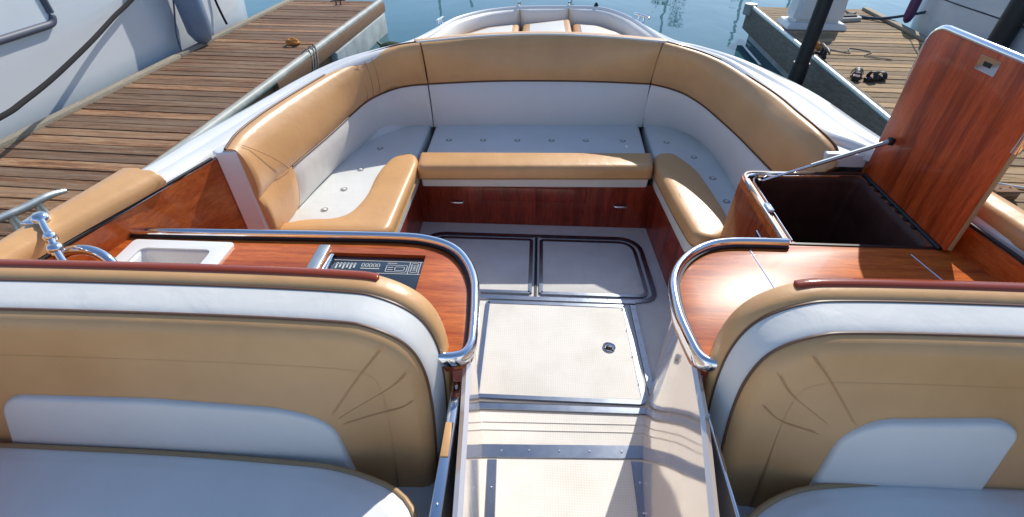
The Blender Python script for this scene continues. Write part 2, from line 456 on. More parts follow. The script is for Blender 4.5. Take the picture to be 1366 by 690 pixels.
# polished side walls of the walkway
def side_wall(base, label, sgn):
    P = [Vector((x, y, 0)) for x, y in base]; P = [P[i].lerp(P[i+1], k/4) for i in range(len(P)-1) for k in range(4)] + [P[-1]]; bm = bmesh.new()
    s = []
    for p in P:
        h = .852 if p.y < 1.25 else max(.32, .852 - (p.y-1.25)*2.2)
        s.append([Vector((p.x, p.y, 0.0)), Vector((p.x, p.y, h-.007)), Vector((p.x+sgn*.012, p.y, h)), Vector((p.x+sgn*.024, p.y, h-.007)), Vector((p.x+sgn*.024, p.y, 0))])
    loft(bm, s); return sub(obj('side_wall', bm, PANEL, boat, ang=30), label)
wr = side_wall([(.835,2.02),(.585,1.36),(.56,1.28),(.512,1.10),(.495,1.0),(.470,.75),(.425,.48),(.37,.1)], 'polished wall on the right of the walkway', 1)
wl = side_wall([(-.76,1.95),(-.30,1.40),(-.24,1.30),(-.19,1.12),(-.168,.9),(-.152,.7),(-.135,.45),(-.11,.1)], 'polished wall on the left of the walkway', -1)

# mahogany inner hull panels, seen behind counters
def side_panel(p, zt, zb, label):
    bm = bmesh.new(); P = [Vector((x, y, 0)) for x, y in p]; s = []
    nn = pathnormals(P, 1)
    for q, n in zip(P, nn): s.append([q+Vector((0,0,zb)), q+Vector((0,0,zt)), q+n*.02+Vector((0,0,zt)), q+n*.02+Vector((0,0,zb))])
    loft(bm, s); return sub(obj('side_panel', bm, MAHY, boat, ang=30), label)
side_panel([(-1.72,-.5),(-1.69,.5),(-1.650,1.0),(-1.492,1.56),(-1.412,1.84),(-1.39,2.0)], .975, .2, 'mahogany panel inside the left hull side')
side_panel([(1.528,2.06),(1.556,1.72),(1.572,1.55),(1.606,1.35),(1.648,1.0),(1.672,.5),(1.68,-.5)], .975, .2, 'mahogany panel inside the right hull side')
def rubber(p, name, m, r=.006, parent=boat): Tube(name, p, r, m, parent, 8)
Tube('gasket', [(-1.71,.3,.982),(-1.652,1.0,.984),(-1.50,1.56,.984),(-1.42,1.84,.984)], .007, DARK, boat, 8)
Tube('gasket', [(1.572,1.56,.985),(1.612,1.33,.985),(1.650,1.0,.985),(1.675,.5,.985),(1.682,-.3,.985)], .007, DARK, boat, 8)
# bulkhead hiding the stern volume under the sun pad
Box('sun_pad_base', (-.60,3.62,.3), (.70,4.1,.85), GEL, boat, .01)

# helm dashboard and the foredeck beyond it (behind the photographer)
bm = bmesh.new(); box(bm, (-1.66,-1.35,.0), (-.42,-.95,1.02), .03); box(bm, (.42,-1.35,.0), (1.66,-.95,1.02), .03); box(bm, (-.42,-1.5,0), (.42,-1.30,.95), .02)
db = obj('dashboard', bm, GEL, boat)  # unseen part of the boat, added to bounce sunlight onto the seat backs
bm = bmesh.new(); box(bm, (-1.64,-1.37,1.0225), (1.64,-1.0,1.05), .01); obj('dash_top', bm, MAHX, db)
bm = bmesh.new(); slab(bm, [(-1.86,-.6),(1.90,-.6),(1.84,-1.6),(1.4,-3.4),(.02,-5.0),(-1.38,-3.4),(-1.82,-1.6)], .96, .99); 
cutx = [v for v in bm.verts]
fd0 = obj('foredeck', bm, GEL, boat, ang=30); cut(fd0, [((-1.62,-1.3,.9),(1.62,-.5,1.1),.02)])
bm = bmesh.new(); slab(bm, [(-1.84,-.6),(1.88,-.6),(1.80,-1.6),(1.3,-3.4),(.02,-4.9),(-1.3,-3.4),(-1.78,-1.6)], -.6, .955)
hu = obj('bow_hull', bm, GEL, boat, ang=30); cut(hu, [((-1.7,-1.32,.0),(1.7,-.4,1.1),.02)])

bm = bmesh.new(); slab(bm, roundpoly([(1.34,2.062),(1.535,2.062),(1.62,2.12),(1.60,2.30),(1.42,2.38),(1.37,2.25)], .02), .90, .962, r=.01); obj('deck_corner', bm, GEL, boat, ang=40)
# tan armrest pads on the gunwales
def gun_pad(rows, label):
    bm = bmesh.new(); A = catmull([(a, b_, 0) for a, b_, _, _ in rows], 6); B = catmull([(c, d, 0) for _, _, c, d in rows], 6); s = []
    for i, (a, b_) in enumerate(zip(A, B)):
        e = min(i, len(A)-1-i); k = [0.2, .75, .95, 1][min(e, 3)]
        s.append([Vector((*a.lerp(b_, t).xy, 1.004 + k*z)) for t, z in ((0,-.01),(-.03,.015),(.02,.04),(.18,.055),(.4,.052),(.46,.058),(.8,.052),(.96,.035),(1.0,.0))])
    loft(bm, s); return sub(obj('gunwale_pad', bm, TAN, boat, ang=60), label)
gun_pad([(-1.675,-.4,-1.80,-.4),(-1.67,.5,-1.775,.5),(-1.625,1.06,-1.74,1.08),(-1.50,1.50,-1.685,1.50),(-1.475,1.58,-1.672,1.60),(-1.47,1.60,-1.667,1.63)], 'tan pad on the left gunwale')
gun_pad([(1.575,1.86,1.68,1.88),(1.578,1.84,1.685,1.85),(1.592,1.68,1.70,1.70),(1.615,1.50,1.74,1.50),(1.65,1.2,1.78,1.2),(1.68,.5,1.83,.5)], 'tan pad on the right gunwale')
# snap row on the left gunwale
for k in range(9):
    bm = bmesh.new(); lathe(bm, [(.007,1.0),(.007,1.006),(.004,1.008)], 10, (-1.765+.01*k*.3, .75+.06*k, 0)); obj('snap_stud', bm, GALV, boat)

# ================================================================== SOFA
sofa = thing('wraparound_sofa', 'U-shaped tan and white cockpit sofa at the far end of the floor', 'sofa', (0,2.9,0))
OFF = Vector((0, -2.9, 0))
def in_sofa(o): o.location = OFF; return o     # meshes are in world coordinates
def wp(name, bm_or, *a, **k): pass
def smooth_poly(pts, n=4): return [Vector(p[:2]) for p in catmull([(*p, 0) for p in pts], n, True)]
# seats: outline, bolster outline
LS = roundpoly([(-.765,3.50,.01),(-.772,2.86,.02),(-.742,2.76,.05),(-.748,1.97,.09),(-1.36,1.955,.02),(-1.45,2.2,.05),(-1.36,2.9,.3),(-1.18,3.30,.2),(-.95,3.50,.05)], .03, 6)[::-1]
LB = roundpoly([(-.775,2.835,.03),(-.738,2.74,.05),(-.742,1.955,.10),(-1.355,1.94,.03),(-1.345,2.03,.02),(-1.22,2.085,.06),(-1.02,2.10,.10),(-.965,2.30,.1),(-.975,2.60,.14),(-.93,2.80,.08),(-.84,2.86,.03)], .03, 6)[::-1]
CS = roundpoly([(-.752,3.50),(-.742,2.695,.03),(.762,2.755,.03),(.79,3.53)], .03, 6)[::-1]
CB = roundpoly([(-.755,2.86,.02),(-.735,2.64,.05),(.755,2.715,.05),(.78,2.925,.02)], .03, 6)[::-1]
RS = roundpoly([(.805,3.53,.01),(.795,2.92,.02),(.775,2.78,.05),(.83,2.05,.06),(.96,2.04,.04),(1.30,2.12,.02),(1.34,2.6,.3),(1.26,3.15,.3),(1.08,3.50,.1)], .03, 6)
RB = roundpoly([(.795,2.93,.06),(.770,2.76,.1),(.810,2.27,.2),(.842,2.02,.10),(.95,1.99,.06),(1.05,2.07,.05),(1.075,2.22,.1),(1.055,2.50,.3),(1.03,2.74,.1),(.92,2.96,.06)], .03, 6)
for poly, bol, lab in ((LS, LB, 'sunlit left seat cushion'), (CS, CB, 'shaded middle seat cushion'), (RS, RB, 'shaded right seat cushion')):
    zt = .474
    bt = .520 if poly is CS else .512
    s = in_sofa(Slab('seat_cushion', inset(poly, .012), .335, zt, SEATW, sofa, r=.022, crown=.006, rb=.01)); s['label'] = lab
    Slab('bolster', bol, .425, bt, TAN, s, r=.038, seg=6, crown=.004, rb=.01)
    zz = .432
    Tube('piping', [(p.x, p.y, zz) for p in inset(bol, -.001)], .0045, TANPIPE, s, 6, True)
    def pts_button(pp):
        for q in pp:
            bm = bmesh.new(); lathe(bm, [(.024,-.006),(.022,.0005),(.0135,.0),(.011,.003),(.006,.005)], 14, (q[0], q[1], zt+.006))
            for f in bm.faces:
                c = f.calc_center_median()
                if .0115 < math.hypot(c.x-q[0], c.y-q[1]) < .020: f.material_index = 1
            obj('button', bm, [SEATW, BTN], s)
    if poly is LS: pts_button([(-1.10,2.66),(-1.13,2.42),(-1.17,2.20),(-1.05,2.95)])
    elif poly is CS: pts_button([(-.60,3.10),(-.36,3.11),(-.12,3.12),(.12,3.13),(.36,3.14),(.62,3.15)])
    else: pts_button([(.92,3.14),(1.06,2.93),(1.11,2.66),(1.12,2.4)])

# backrests. stations: J (seat junction), M (colour change), T (top)
def backrest(J, M_, T, label, wing=0):
    n = 7
    J = catmull([(x, y, .462) for x, y in J], n); M3 = catmull([(p[0], p[1], p[2] if len(p) > 2 else .74) for p in M_], n); T3 = catmull([(p[0], p[1], p[2] if len(p) > 2 else 1.0) for p in T], n)
    nn = pathnormals(T3, 1)
    b = bpy.data.objects.new('backrest', None)
    def band(a0, b0, lo, hi, top, i0, i1, m, name, parent):
        bm = bmesh.new(); secs = []
        for i in range(i0, i1):
            a, c, o = a0[i], b0[i], nn[i]; s = []
            K = 8
            ie = min(i-i0, i1-1-i); sq = [.75, .95, 1, 1][min(ie, 3)]     # pillowed ends
            for k in range(K+1):
                t = k/K; p = a.lerp(c, t)
                bulge = .028*sq*(math.sin(PI*t)**.6 if 0 < t < 1 else 0) - .012*(1-sq)
                s.append(p - o*bulge)
            if top:
                s[-1] = s[-1] - o*.004 - Vector((0,0,.012))
                s += [c + o*.008 + Vector((0,0,.006)), c + o*.03 + Vector((0,0,.013)), c + o*.055 + Vector((0,0,.008)), c+o*.075-Vector((0,0,.02)), a+o*.11]
            else:
                s += [c + o*.05, a + o*.10]
            secs.append(s)
        loft(bm, secs); ob = obj(name, bm, m, parent, ang=55); return ob
    L = len(J); e = .012
    M_lo = [p - Vector((0,0,e*.5)) for p in M3]; M_hi = [p + Vector((0,0,e*.5)) for p in M3]
    up = band(M_hi, T3, 0, 0, True, 0, L, TAN, 'backrest', sofa); in_sofa(up); up['label'] = label
    lw = band(J, M_lo, 0, 0, False, wing, L, WHITE, 'lower_panel', up)
    if wing: band(J, M_hi, 0, 0, False, 0, wing+1, TAN, 'wing_panel', up)
    pts = [p + o*.010 + Vector((0,0,.004)) for p, o in zip(T3, nn)]
    Tube('piping', [p + o*.05 + Vector((0,0,.012)) for p, o in zip(T3, nn)], .006, PIPE, up, 8)
    Tube('piping', [p - o*.001 for p, o in zip(M3, nn)][wing:], .0045, PIPE, up, 8)
    return up, T3, M3, nn
bl = backrest([(-1.335,1.90),(-1.335,2.05),(-1.325,2.3),(-1.28,2.62),(-1.225,2.88),(-1.14,3.15),(-1.0,3.29),(-.86,3.335),(-.757,3.345)],
         [(-1.31,1.89),(-1.31,2.05),(-1.27,2.3),(-1.215,2.62),(-1.17,2.90,.745),(-1.115,3.11,.755),(-.995,3.26,.77),(-.88,3.315,.78),(-.765,3.345,.78)],
         [(-1.318,1.885),(-1.345,2.05),(-1.325,2.3),(-1.262,2.62),(-1.19,2.87,1.005),(-1.075,3.10,1.02),(-.965,3.21,1.035),(-.88,3.265,1.045),(-.775,3.305,1.05)],
         'left backrest, sunlit tan with stitched wing', 12)
bc = backrest([(-.751,3.345),(-.4,3.37),(.01,3.39),(.4,3.405),(.799,3.425)],
         [(-.757,3.352,.78),(-.38,3.425,.78),(.036,3.458,.78),(.43,3.46,.78),(.800,3.432,.78)],
         [(-.767,3.315,1.05),(-.395,3.466,1.05),(.024,3.541,1.05),(.424,3.507,1.05),(.822,3.40,1.05)], 'wide middle backrest in shade')
br = backrest([(.805,3.425),(.92,3.42),(1.04,3.36),(1.14,3.22),(1.20,3.0),(1.22,2.75),(1.215,2.5),(1.21,2.25),(1.21,2.15),(1.21,2.07)],
         [(.808,3.428,.78),(.92,3.37,.775),(1.02,3.28,.765),(1.095,3.13,.755),(1.145,2.97,.745),(1.20,2.70),(1.225,2.5),(1.25,2.30),(1.275,2.17),(1.29,2.07)],
         [(.830,3.395,1.05),(.925,3.32,1.045),(1.03,3.23,1.035),(1.13,3.10,1.02),(1.205,2.90,1.005),(1.265,2.65),(1.285,2.42),(1.31,2.22,.995),(1.35,2.10,.965),(1.385,2.045,.915)], 'right backrest in shade beside the open locker')
# end cap of the left backrest
bm = bmesh.new(); M = None
P = [(-1.322,1.91),(-1.326,1.876),(-1.402,1.852),(-1.435,1.88),(-1.42,1.93)]
slab(bm, P[::-1], .05, 1.002, r=.012); in_sofa(obj('end_cap', bm, GEL, sofa, ang=40))
# stitched seams on the wing
T3, M3, nn = bl[1], bl[2], bl[3]
def seam(i, j, parent):
    a, c = T3[i], M3[j]; o = nn[i]
    Tube('stitch_seam', [a.lerp(c, t) - o*(.029*math.sin(PI*min(max(t,.02),.98))**.6) for t in [k/10 for k in range(11)]], .0015, STITCH, parent, 6)
seam(3, 11, bl[0]); seam(32, 34, bl[0]); seam(34, 36, bl[0]); seam(36, 38, bl[0])
# mahogany base with drawer fronts
def base(name, lo, hi, label=None):
    bm = bmesh.new(); box(bm, lo, hi, .004); o = in_sofa(obj(name, bm, MAHD, sofa)); 
    if label: o['label'] = label
    return o
b0 = base('base_panel', (-.80,2.775,.0), (.84,2.80,.34), 'mahogany front under the middle cushion')
bm = bmesh.new(); box(bm, (-.34,2.768,.20), (.02,2.777,.31), .003); box(bm, (.024,2.768,.20), (.36,2.777,.31), .003); obj('drawer_front', bm, MAHD, b0)
for x in (-.52, .60):
    bm = bmesh.new(); tube(bm, [(x-.045,2.778,.185),(x-.04,2.760,.185),(x,2.755,.186),(x+.04,2.760,.185),(x+.045,2.778,.185)], .008, 8); obj('handle', bm, CHROME, b0)
bm = bmesh.new(); slab(bm, [(-.78,2.80),(-.80,2.80),(-.79,1.93),(-.76,1.93)], 0, .34); in_sofa(obj('base_panel', bm, MAHD, sofa))['label'] = 'mahogany side under the left cushion'
bm = bmesh.new(); slab(bm, [(.80,2.80),(.83,2.80),(.875,2.0),(.845,2.0)], 0, .34); in_sofa(obj('base_panel', bm, MAHD, sofa))['label'] = 'mahogany side under the right cushion'
bm = bmesh.new(); slab(bm, [(-.76,1.95),(-1.5,1.95),(-1.5,1.98),(-.76,1.98)], 0, .335); in_sofa(obj('base_panel', bm, MAHD, sofa))

# ================================================================== SUN PAD
sp = thing('sun_pad', 'white and tan sun pad with a curved grey backrest at the stern, behind the sofa', 'sun pad', (0,4.2,.8))
def insp(o): o.location = (0, -4.2, -.8); return o
cap = catmull([(-.79,3.30,.048),(-.40,3.452,.048),(.024,3.527,.048),(.43,3.493,.048),(.845,3.385,.048)], 8)
bm = bmesh.new(); secs = []
for i, (p, n) in enumerate(zip(cap, pathnormals(cap, 1))):
    s = [p + n*d + Vector((0,0,z)) for d, z in ((.040,.97),(.042,1.012),(.050,1.020),(.08,1.021),(.125,1.014),(.145,.99),(.145,.86),(.05,.86))]
    secs.append(s)
loft(bm, secs); insp(obj('tan_cap', bm, TAN, sp, ang=50))
Tube('white_edge', [p + n*.040 + Vector((0,0,1.014)) for p, n in zip(cap, pathnormals(cap, 1))], .009, WHITE, sp).location = (0,-4.2,-.8)
inner = [p for p in catmull([(p[0], p[1], p[4]) for p in DE[10:20]], 8)]
nr2 = pathnormals(inner, 1)
def rimseg(i0, i1, lab):
    bm = bmesh.new(); secs = []
    for i in range(i0, i1):
        p, o = inner[i], nr2[i]; q = [.3, .9, 1][min(min(i-i0, i1-1-i), 2)]
        secs.append([p - o*d*1.0 + Vector((0,0,z)) for d, z in ((.0,.80),(.035*q+.005,.82),(.045*q+.005,.90),(.035*q+.005,.975),(.02,.994),(.0,.996))])
    loft(bm, secs); o_ = insp(obj('backrest', bm, WHITE, sp, ang=55)); o_['label'] = lab
# indices: x of seams at about -.17 and .30
i1 = min(range(len(inner)), key=lambda i: (inner[i]-Vector((-.165,4.37,0))).length)
i2 = min(range(len(inner)), key=lambda i: (inner[i]-Vector((.257,4.41,0))).length)
rimseg(2, i1+1, 'left curved backrest segment'); rimseg(i1, i2+1, 'middle backrest segment'); rimseg(i2, len(inner)-3, 'right curved backrest segment')
for ii in (i1, i2): Tube('seam', [inner[ii]-nr2[ii]*.052+Vector((0,0,.83)), inner[ii]-nr2[ii]*.050+Vector((0,0,.93)), inner[ii]-nr2[ii]*.03+Vector((0,0,1.0))], .006, TANPIPE, sp, 6).location = (0,-4.2,-.8)
for poly, tilt, lab in ((roundpoly([(-.61,3.62),(-.15,3.66),(-.155,4.30),(-.42,4.18),(-.615,3.93)], .05), 0, 'left sun pad cushion'),
                        (roundpoly([(-.125,3.70),(.265,3.72),(.257,4.31),(-.125,4.28)], .03), .06, 'middle sun pad cushion lifted at one side'),
                        (roundpoly([(.285,3.68),(.77,3.60),(.70,4.03),(.495,4.28),(.285,4.33)], .05), 0, 'right sun pad cushion')):
    bm = bmesh.new(); slab(bm, poly, .86, .952, r=.02, crown=.005)
    for v in bm.verts:
        if tilt: v.co.z += tilt*(v.co.x+.13)/.6
    o = insp(obj('pad_cushion', bm, TAN, sp, ang=40)); o['label'] = lab
    bm = bmesh.new(); slab(bm, inset(poly, .055), .945, .961, r=.006)
    for v in bm.verts:
        if tilt: v.co.z += tilt*(v.co.x+.13)/.6
    obj('white_inset', bm, WHITE, o, ang=40)

# ================================================================== HELM SEATS
def helm_seat(X0, X1, ztop, label, lum, cush, rail, sgn, stitch, ft, name='helm_seat'):
    """sgn +1: the rounded end is at X1 (left seat); -1: rounded end at X0"""
    root = thing(name, label, 'boat seat', ((X0+X1)/2, .6, 0)); loc = (-(X0+X1)/2, -.6, 0)
    xe = X1 if sgn > 0 else X0; xo = X0 if sgn > 0 else X1
    arch = [(xo, ztop-.03), (xo+(xe-xo)*.35, ztop-.008), (xo+(xe-xo)*.65, ztop), (xe-sgn*.30, ztop-.004), (xe-sgn*.17, ztop-.020), (xe-sgn*.07, ztop-.075), (xe-sgn*.018, ztop-.165), (xe, ztop-.30), (xe-(0 if sgn > 0 else -.008), ztop-.50), (xe-(.01 if sgn > 0 else -.04), .40)]
    A = catmull([(x, 0, z) for x, z in arch], 8)
    nn = []
    for i in range(len(A)):
        t = A[min(i+1, len(A)-1)] - A[max(i-1, 0)]; t.normalize()
        nn.append(Vector((-t.z*1, 0, t.x)) * (1 if sgn > 0 else -1))
    sh = lambda z: -.20*(ztop - z)
    def faceY(x, z):
        f = lambda t: (lambda u: u*u*(3-2*u))(min(1, max(0, t)))
        return .7975 + sh(z) - .026*f((abs(xe-x)-.13)/.22)*f((ztop-z-.14)/.20)
    def sweep(prof, m, nm, a=0, b_=None, closed=True):
        bm = bmesh.new(); secs = []
        for p, n in list(zip(A, nn))[a:b_]:
            s = []
            for d, y in prof:
                q = p + n*d; q = Vector((q.x, y + sh(q.z), q.z)); s.append(q)
            secs.append(s)
        loft(bm, secs, closed, closed); o = obj(nm, bm, m, root, ang=40); o.location = loc; return o
    bk = sweep([(-.03,.99),(-.004,.985),(0,.975),(.001,.94),(-.004,.925),(-.014,.917),(-.03,.915)], TAN, 'backrest_shell')
    wb = sweep([(-.04,.93),(-.013,.914),(-.015,.905),(-.020,.88),(-.026,.855),(-.032,.838),(-.037,.832),(-.05,.85)], WHITE, 'white_band')
    tr = sweep([(-.05,.87),(-.036,.832),(-.041,.818),(-.054,.806),(-.075,.800),(-.16,.7975),(-.17,.82)], TAN, 'inner_rim')
    for d, y, m in ((-.0135,.915,PIPE),(-.0345,.831,PIPE)):
        o = Tube('piping', [Vector(((p+n*d).x, y+sh((p+n*d).z), (p+n*d).z)) for p, n in zip(A, nn)], .0042, m, wb, 6)
    # upholstered inner face, slightly bulged grid under the arch
    bm = bmesh.new(); In = [p + n*(-.155) for p, n in zip(A, nn)]
    rows = []
    In = [In[i].lerp(In[i+1], k/3) for i in range(len(In)-1) for k in range(3)] + [In[-1]]
    for p in In:
        col = []
        for k in range(41):
            t = k/40; z = p.z + (.42 - p.z)*t
            col.append(Vector((p.x, faceY(p.x, z), z)))
        rows.append(col)
    rows2 = [r for r in rows]
    vs = [[bm.verts.new(q) for q in r] for r in rows2]
    for a, c in zip(vs, vs[1:]):
        for k in range(40):
            if (a[k].co-c[k].co).length > 1e-5 or (a[k+1].co-c[k+1].co).length > 1e-5: bm.faces.new((a[k], a[k+1], c[k+1], c[k]))
    ip = obj('inner_panel', bm, TAN, root, ang=60); ip.location = loc
    # back board
    Sh = Matrix(((1,0,0,0),(0,1,.25,0),(0,0,1,0),(0,0,0,1)))
    bm = bmesh.new(); poly = [(p.x, p.z) for p in [a+n*-.10 for a, n in zip(A, nn)]] + [(xo, .40)]
    Mx = Matrix(((1,0,0,0),(0,.20,-1,.985-.20*ztop),(0,1,0,0),(0,0,0,1)))
    slab(bm, poly, 0, .12, M=Mx); b2 = obj('back_board', bm, TAN, root, ang=30); b2.location = loc
    # lumbar pad (x,z outline)
    lp = roundpoly(lum, .05, 6)
    Ml = Matrix(((1,0,0,0),(0,.20,-1,.785-.20*ztop),(0,1,0,0),(0,0,0,1)))
    bm = bmesh.new(); slab(bm, lp, 0, .024, r=.012, M=Ml); l = obj('lumbar_pad', bm, WHITE, root, ang=40); l.location = loc
    # radiating stitched seams
    for q in stitch:
        P = [Vector((p.x, faceY(p.x, p.z)-.0009, p.z)) for p in catmull([(x, 0, z) for x, z in q], 8)]
        Tube('stitch_seam', P, .0011, SEAM2, ip, 6)
        Tube('stitch_seam', [Vector((p.x+.009*sgn, faceY(p.x+.009*sgn, p.z+.006)-.0007, p.z+.006)) for p in P], .0009, SEAM2, ip, 6)
    # cushion
    cp = roundpoly(cush, .05, 6)
    bm = bmesh.new(); slab(bm, cp, .50, .68, r=.045, seg=6, crown=.012, rb=.02); cu = obj('seat_cushion', bm, SEATW, root, ang=50); cu.location = loc
    Tube('piping', [(p.x, p.y, .668) for p in inset(cp, .012)], .009, TANPIPE, cu, 8, True)
    # mahogany rail along the top of the back
    if rail:
        ra, rb_ = rail
        bm = bmesh.new(); secs = []
        S = [(p, n) for p, n in zip(A, nn) if ra <= p.x <= rb_]
        if sgn < 0: S = S[::-1]
        L = len(S)
        # resample finer by lerp
        S2 = []
        for (p, n), (q, m_) in zip(S, S[1:]):
            for k in range(6): S2.append((p.lerp(q, k/6), n.lerp(m_, k/6)))
        for i, (p, n) in enumerate(S2):
            e = (len(S2)-1-i) if sgn > 0 else i
            k = min(1, .15 + e*.35)
            secs.append([Vector(((p+n*(d*k)).x, .964+y*k, (p+n*(d*k)).z)) for d, y in ((-.006,.018),(.004,.017),(.008,.011),(.0095,0),(.008,-.009),(.003,-.015),(-.006,-.016))])
        loft(bm, secs); o = obj('top_rail', bm, MAHR, root, ang=50); o.location = loc
    # bright mounting frame at the aisle end
    bm = bmesh.new(); x = xe + sgn*.010
    lo, hi = (min(x, x+sgn*ft), max(x, x+sgn*ft))
    box(bm, (lo, .44, .25), (hi, .86, .80), .004)
    fr_ = obj('side_frame', bm, CHROME, root); fr_.location = loc
    bm = bmesh.new(); box(bm, (min(xe+sgn*(.012), xe+sgn*(.004+ft)), .62, .795), (max(xe+sgn*(.012), xe+sgn*(.004+ft)), .72, .805), .002); obj('frame_infill', bm, TAN, fr_)
    bm = bmesh.new()
    for yy in (.50,.78,.84): lathe(bm, [(.005,.798),(.005,.804),(.002,.806)], 10, (xe+sgn*(.010+ft*.5), yy, 0))
    obj('bolts', bm, CHROME, fr_)
    bm = bmesh.new(); box(bm, (min(xe-sgn*.02, xe+sgn*.012), .45, .2), (max(xe-sgn*.02, xe+sgn*.012), .80, .62), .004); o = obj('hinge_bracket', bm, BLACK, root); o.location = loc
    bm = bmesh.new(); box(bm, (X0 if sgn > 0 else X0+.02, -.2, .03), (X1-.02 if sgn > 0 else X1, .72, .50), .01); o = obj('seat_base', bm, GEL, root); o.location = loc
    return root
helm_seat(-2.3, -.232, 1.122, 'wide tan and white bench seat in front of the sink, long white lumbar pad', [(-1.56,.56,.02),(-1.475,.842,.07),(-1.045,.850,.02),(-.665,.838,.1),(-.535,.80,.07),(-.495,.56,.02)],
          [(-2.3,.668,.01),(-1.0,.672,.2),(-.50,.655,.12),(-.26,.57,.14),(-.235,.30,.1),(-.235,-.2,.01),(-2.3,-.2,.01)], (-2.3, -.405), 1,
          (((-.375,1.035),(-.442,.949),(-.535,.82)), ((-.322,.955),(-.375,.897),(-.517,.806)), ((-.315,.855),(-.36,.825),(-.508,.784))), .03)
helm_seat(.528, 2.5, 1.152, 'tan and white helm seat in front of the open locker, short white lumbar pad', [(.80,.56,.03),(.825,.84,.08),(.90,.895,.06),(1.20,.912,.05),(1.252,.885,.05),(1.262,.56,.03)],
          [(2.5,.70,.01),(1.0,.69,.15),(.72,.655,.10),(.535,.54,.14),(.525,.30,.1),(.525,-.2,.01),(2.5,-.2,.01)], (.695, 2.5), -1,
          (((.70,1.065),(.764,.993),(.855,.875)), ((.635,1.005),(.69,.937),(.786,.867)), ((.625,.90),(.68,.852),(.777,.830))), .010)

# ================================================================== GALLEY COUNTER (left)
gal = thing('galley_counter', 'left mahogany counter with a white sink and a chrome rail', 'counter', (-.9,1.1,0)); gl = (.9, -1.1, 0)
def ing(o): o.location = gl; return o
gp = roundpoly([(-1.64,.86,.01),(-1.59,1.20,.01),(-1.57,1.40,.01),(-.36,1.43,.20),(-.195,1.24,.10),(-.165,.872,.045),(-.30,.862,.01)], .01, 10)
ct = ing(Slab('countertop', gp, .842, .880, MAHX, gal, r=.004, seg=2))
cut(ct, [((-1.475,.93,.80),(-1.145,1.345,.95),.03), ((-.745,1.15,.862),(-.385,1.345,.95),.004)])
smooth_mesh(ct.data, 30)
# chrome rail following the edge
rp = catmull([(-1.575,1.415),(-1.2,1.420),(-.8,1.428),(-.52,1.432),(-.40,1.422),(-.30,1.382),(-.235,1.31),(-.193,1.21),(-.177,1.10),(-.168,.97),(-.170,.915),(-.188,.885),(-.222,.873),(-.262,.872)], 8) if False else catmull([(a, b_, 0) for a, b_ in [(-1.575,1.415),(-1.2,1.420),(-.8,1.428),(-.52,1.432),(-.40,1.422),(-.30,1.382),(-.235,1.31),(-.193,1.21),(-.177,1.10),(-.168,.97),(-.170,.915),(-.188,.885),(-.222,.873),(-.262,.872)]], 8)
def rail(path, parent, loc, nm='rail'):
    n = pathnormals(path, 1); bm = bmesh.new(); secs = []
    for p, o in zip(path, n):
        secs.append([p + o*d + Vector((0,0,z)) for d, z in ((-.012,.878),(-.014,.892),(-.010,.906),(-.002,.912),(.008,.911),(.015,.903),(.017,.885),(.015,.866),(.008,.858),(-.002,.858))])
    loft(bm, secs); r = obj(nm, bm, CHROME, parent, ang=70); r.location = loc
    bm = bmesh.new(); secs = []
    for p, o in zip(path, n): secs.append([p + o*d + Vector((0,0,z)) for d, z in ((-.022,.881),(-.022,.890),(-.014,.892),(-.012,.881))])
    loft(bm, secs); obj('rubber_seal', bm, DARK, r, ang=70)
    bm = bmesh.new(); secs = []
    for p, o in zip(path, n): secs.append([p + o*d + Vector((0,0,z)) for d, z in ((.006,.858),(.006,.835),(-.004,.835),(-.004,.858))])
    loft(bm, secs); obj('lower_trim', bm, MAHR, r, ang=70)
    return r
rail(rp, gal, gl)
# sink
sk = ing(Slab('sink', roundpoly([(-1.50,.90),(-1.12,.90),(-1.115,1.375),(-1.505,1.375)], .02, 5), .8805, .892, PLASTIC, gal, r=.005, seg=3))
cut(sk, [((-1.445,.95,.85),(-1.175,1.325,.92),.03)])
smooth_mesh(sk.data, 40)
bm = bmesh.new(); pr = []
bpoly = roundpoly([(-1.448,.948),(-1.172,.948),(-1.172,1.328),(-1.448,1.328)], .035, 5)
secs = [[Vector((*p, z)) for p in inset(bpoly, d)] for d, z in ((0,.884),(.005,.87),(.015,.80),(.03,.755),(.06,.745))]
rows = loft(bm, secs, True, False); bm.faces.new(rows[-1]); 
bs = obj('basin', bm, PLASTIC, sk); bs.modifiers.new('s', 'SOLIDIFY').thickness = .004
bm = bmesh.new(); lathe(bm, [(.03,.7455),(.03,.749),(.02,.747)], 20, (-1.31,1.14,0)); obj('drain', bm, CHROME, sk)
# recessed control panel
cp_ = ing(Box('control_panel', (-.743,1.152,.8615), (-.387,1.343,.866), mat('panel_black', (.02,.035,.05), .18, 0, .6)[0], gal, .001))
MARK = mat('panel_marks', (.55,.57,.55), .4)[0]; bm = bmesh.new()
def mk(x0, y0, x1, y1): box(bm, (x0, y0, .8664), (x1, y1, .8672))
def ol(x0, y0, x1, y1, w=.0022): mk(x0,y0,x1,y0+w); mk(x0,y1-w,x1,y1); mk(x0,y0,x0+w,y1); mk(x1-w,y0,x1,y1)
mk(-.72,1.318,-.39,1.3205); mk(-.72,1.252,-.39,1.2545)
for k in range(6): mk(-.705+k*.013,1.272+.006*(k%2),-.699+k*.013,1.305); mk(-.708+k*.013,1.296,-.697+k*.013,1.300)
for k in range(5): ol(-.612+k*.014,1.285,-.601+k*.014,1.305)
mk(-.612,1.275,-.543,1.279)
ol(-.520,1.262,-.443,1.300); ol(-.488,1.270,-.452,1.291); mk(-.514,1.285,-.494,1.288); mk(-.514,1.273,-.494,1.276); mk(-.520,1.308,-.485,1.311)
mk(-.438,1.255,-.4355,1.318); mk(-.400,1.255,-.3975,1.318); ol(-.430,1.262,-.405,1.312)
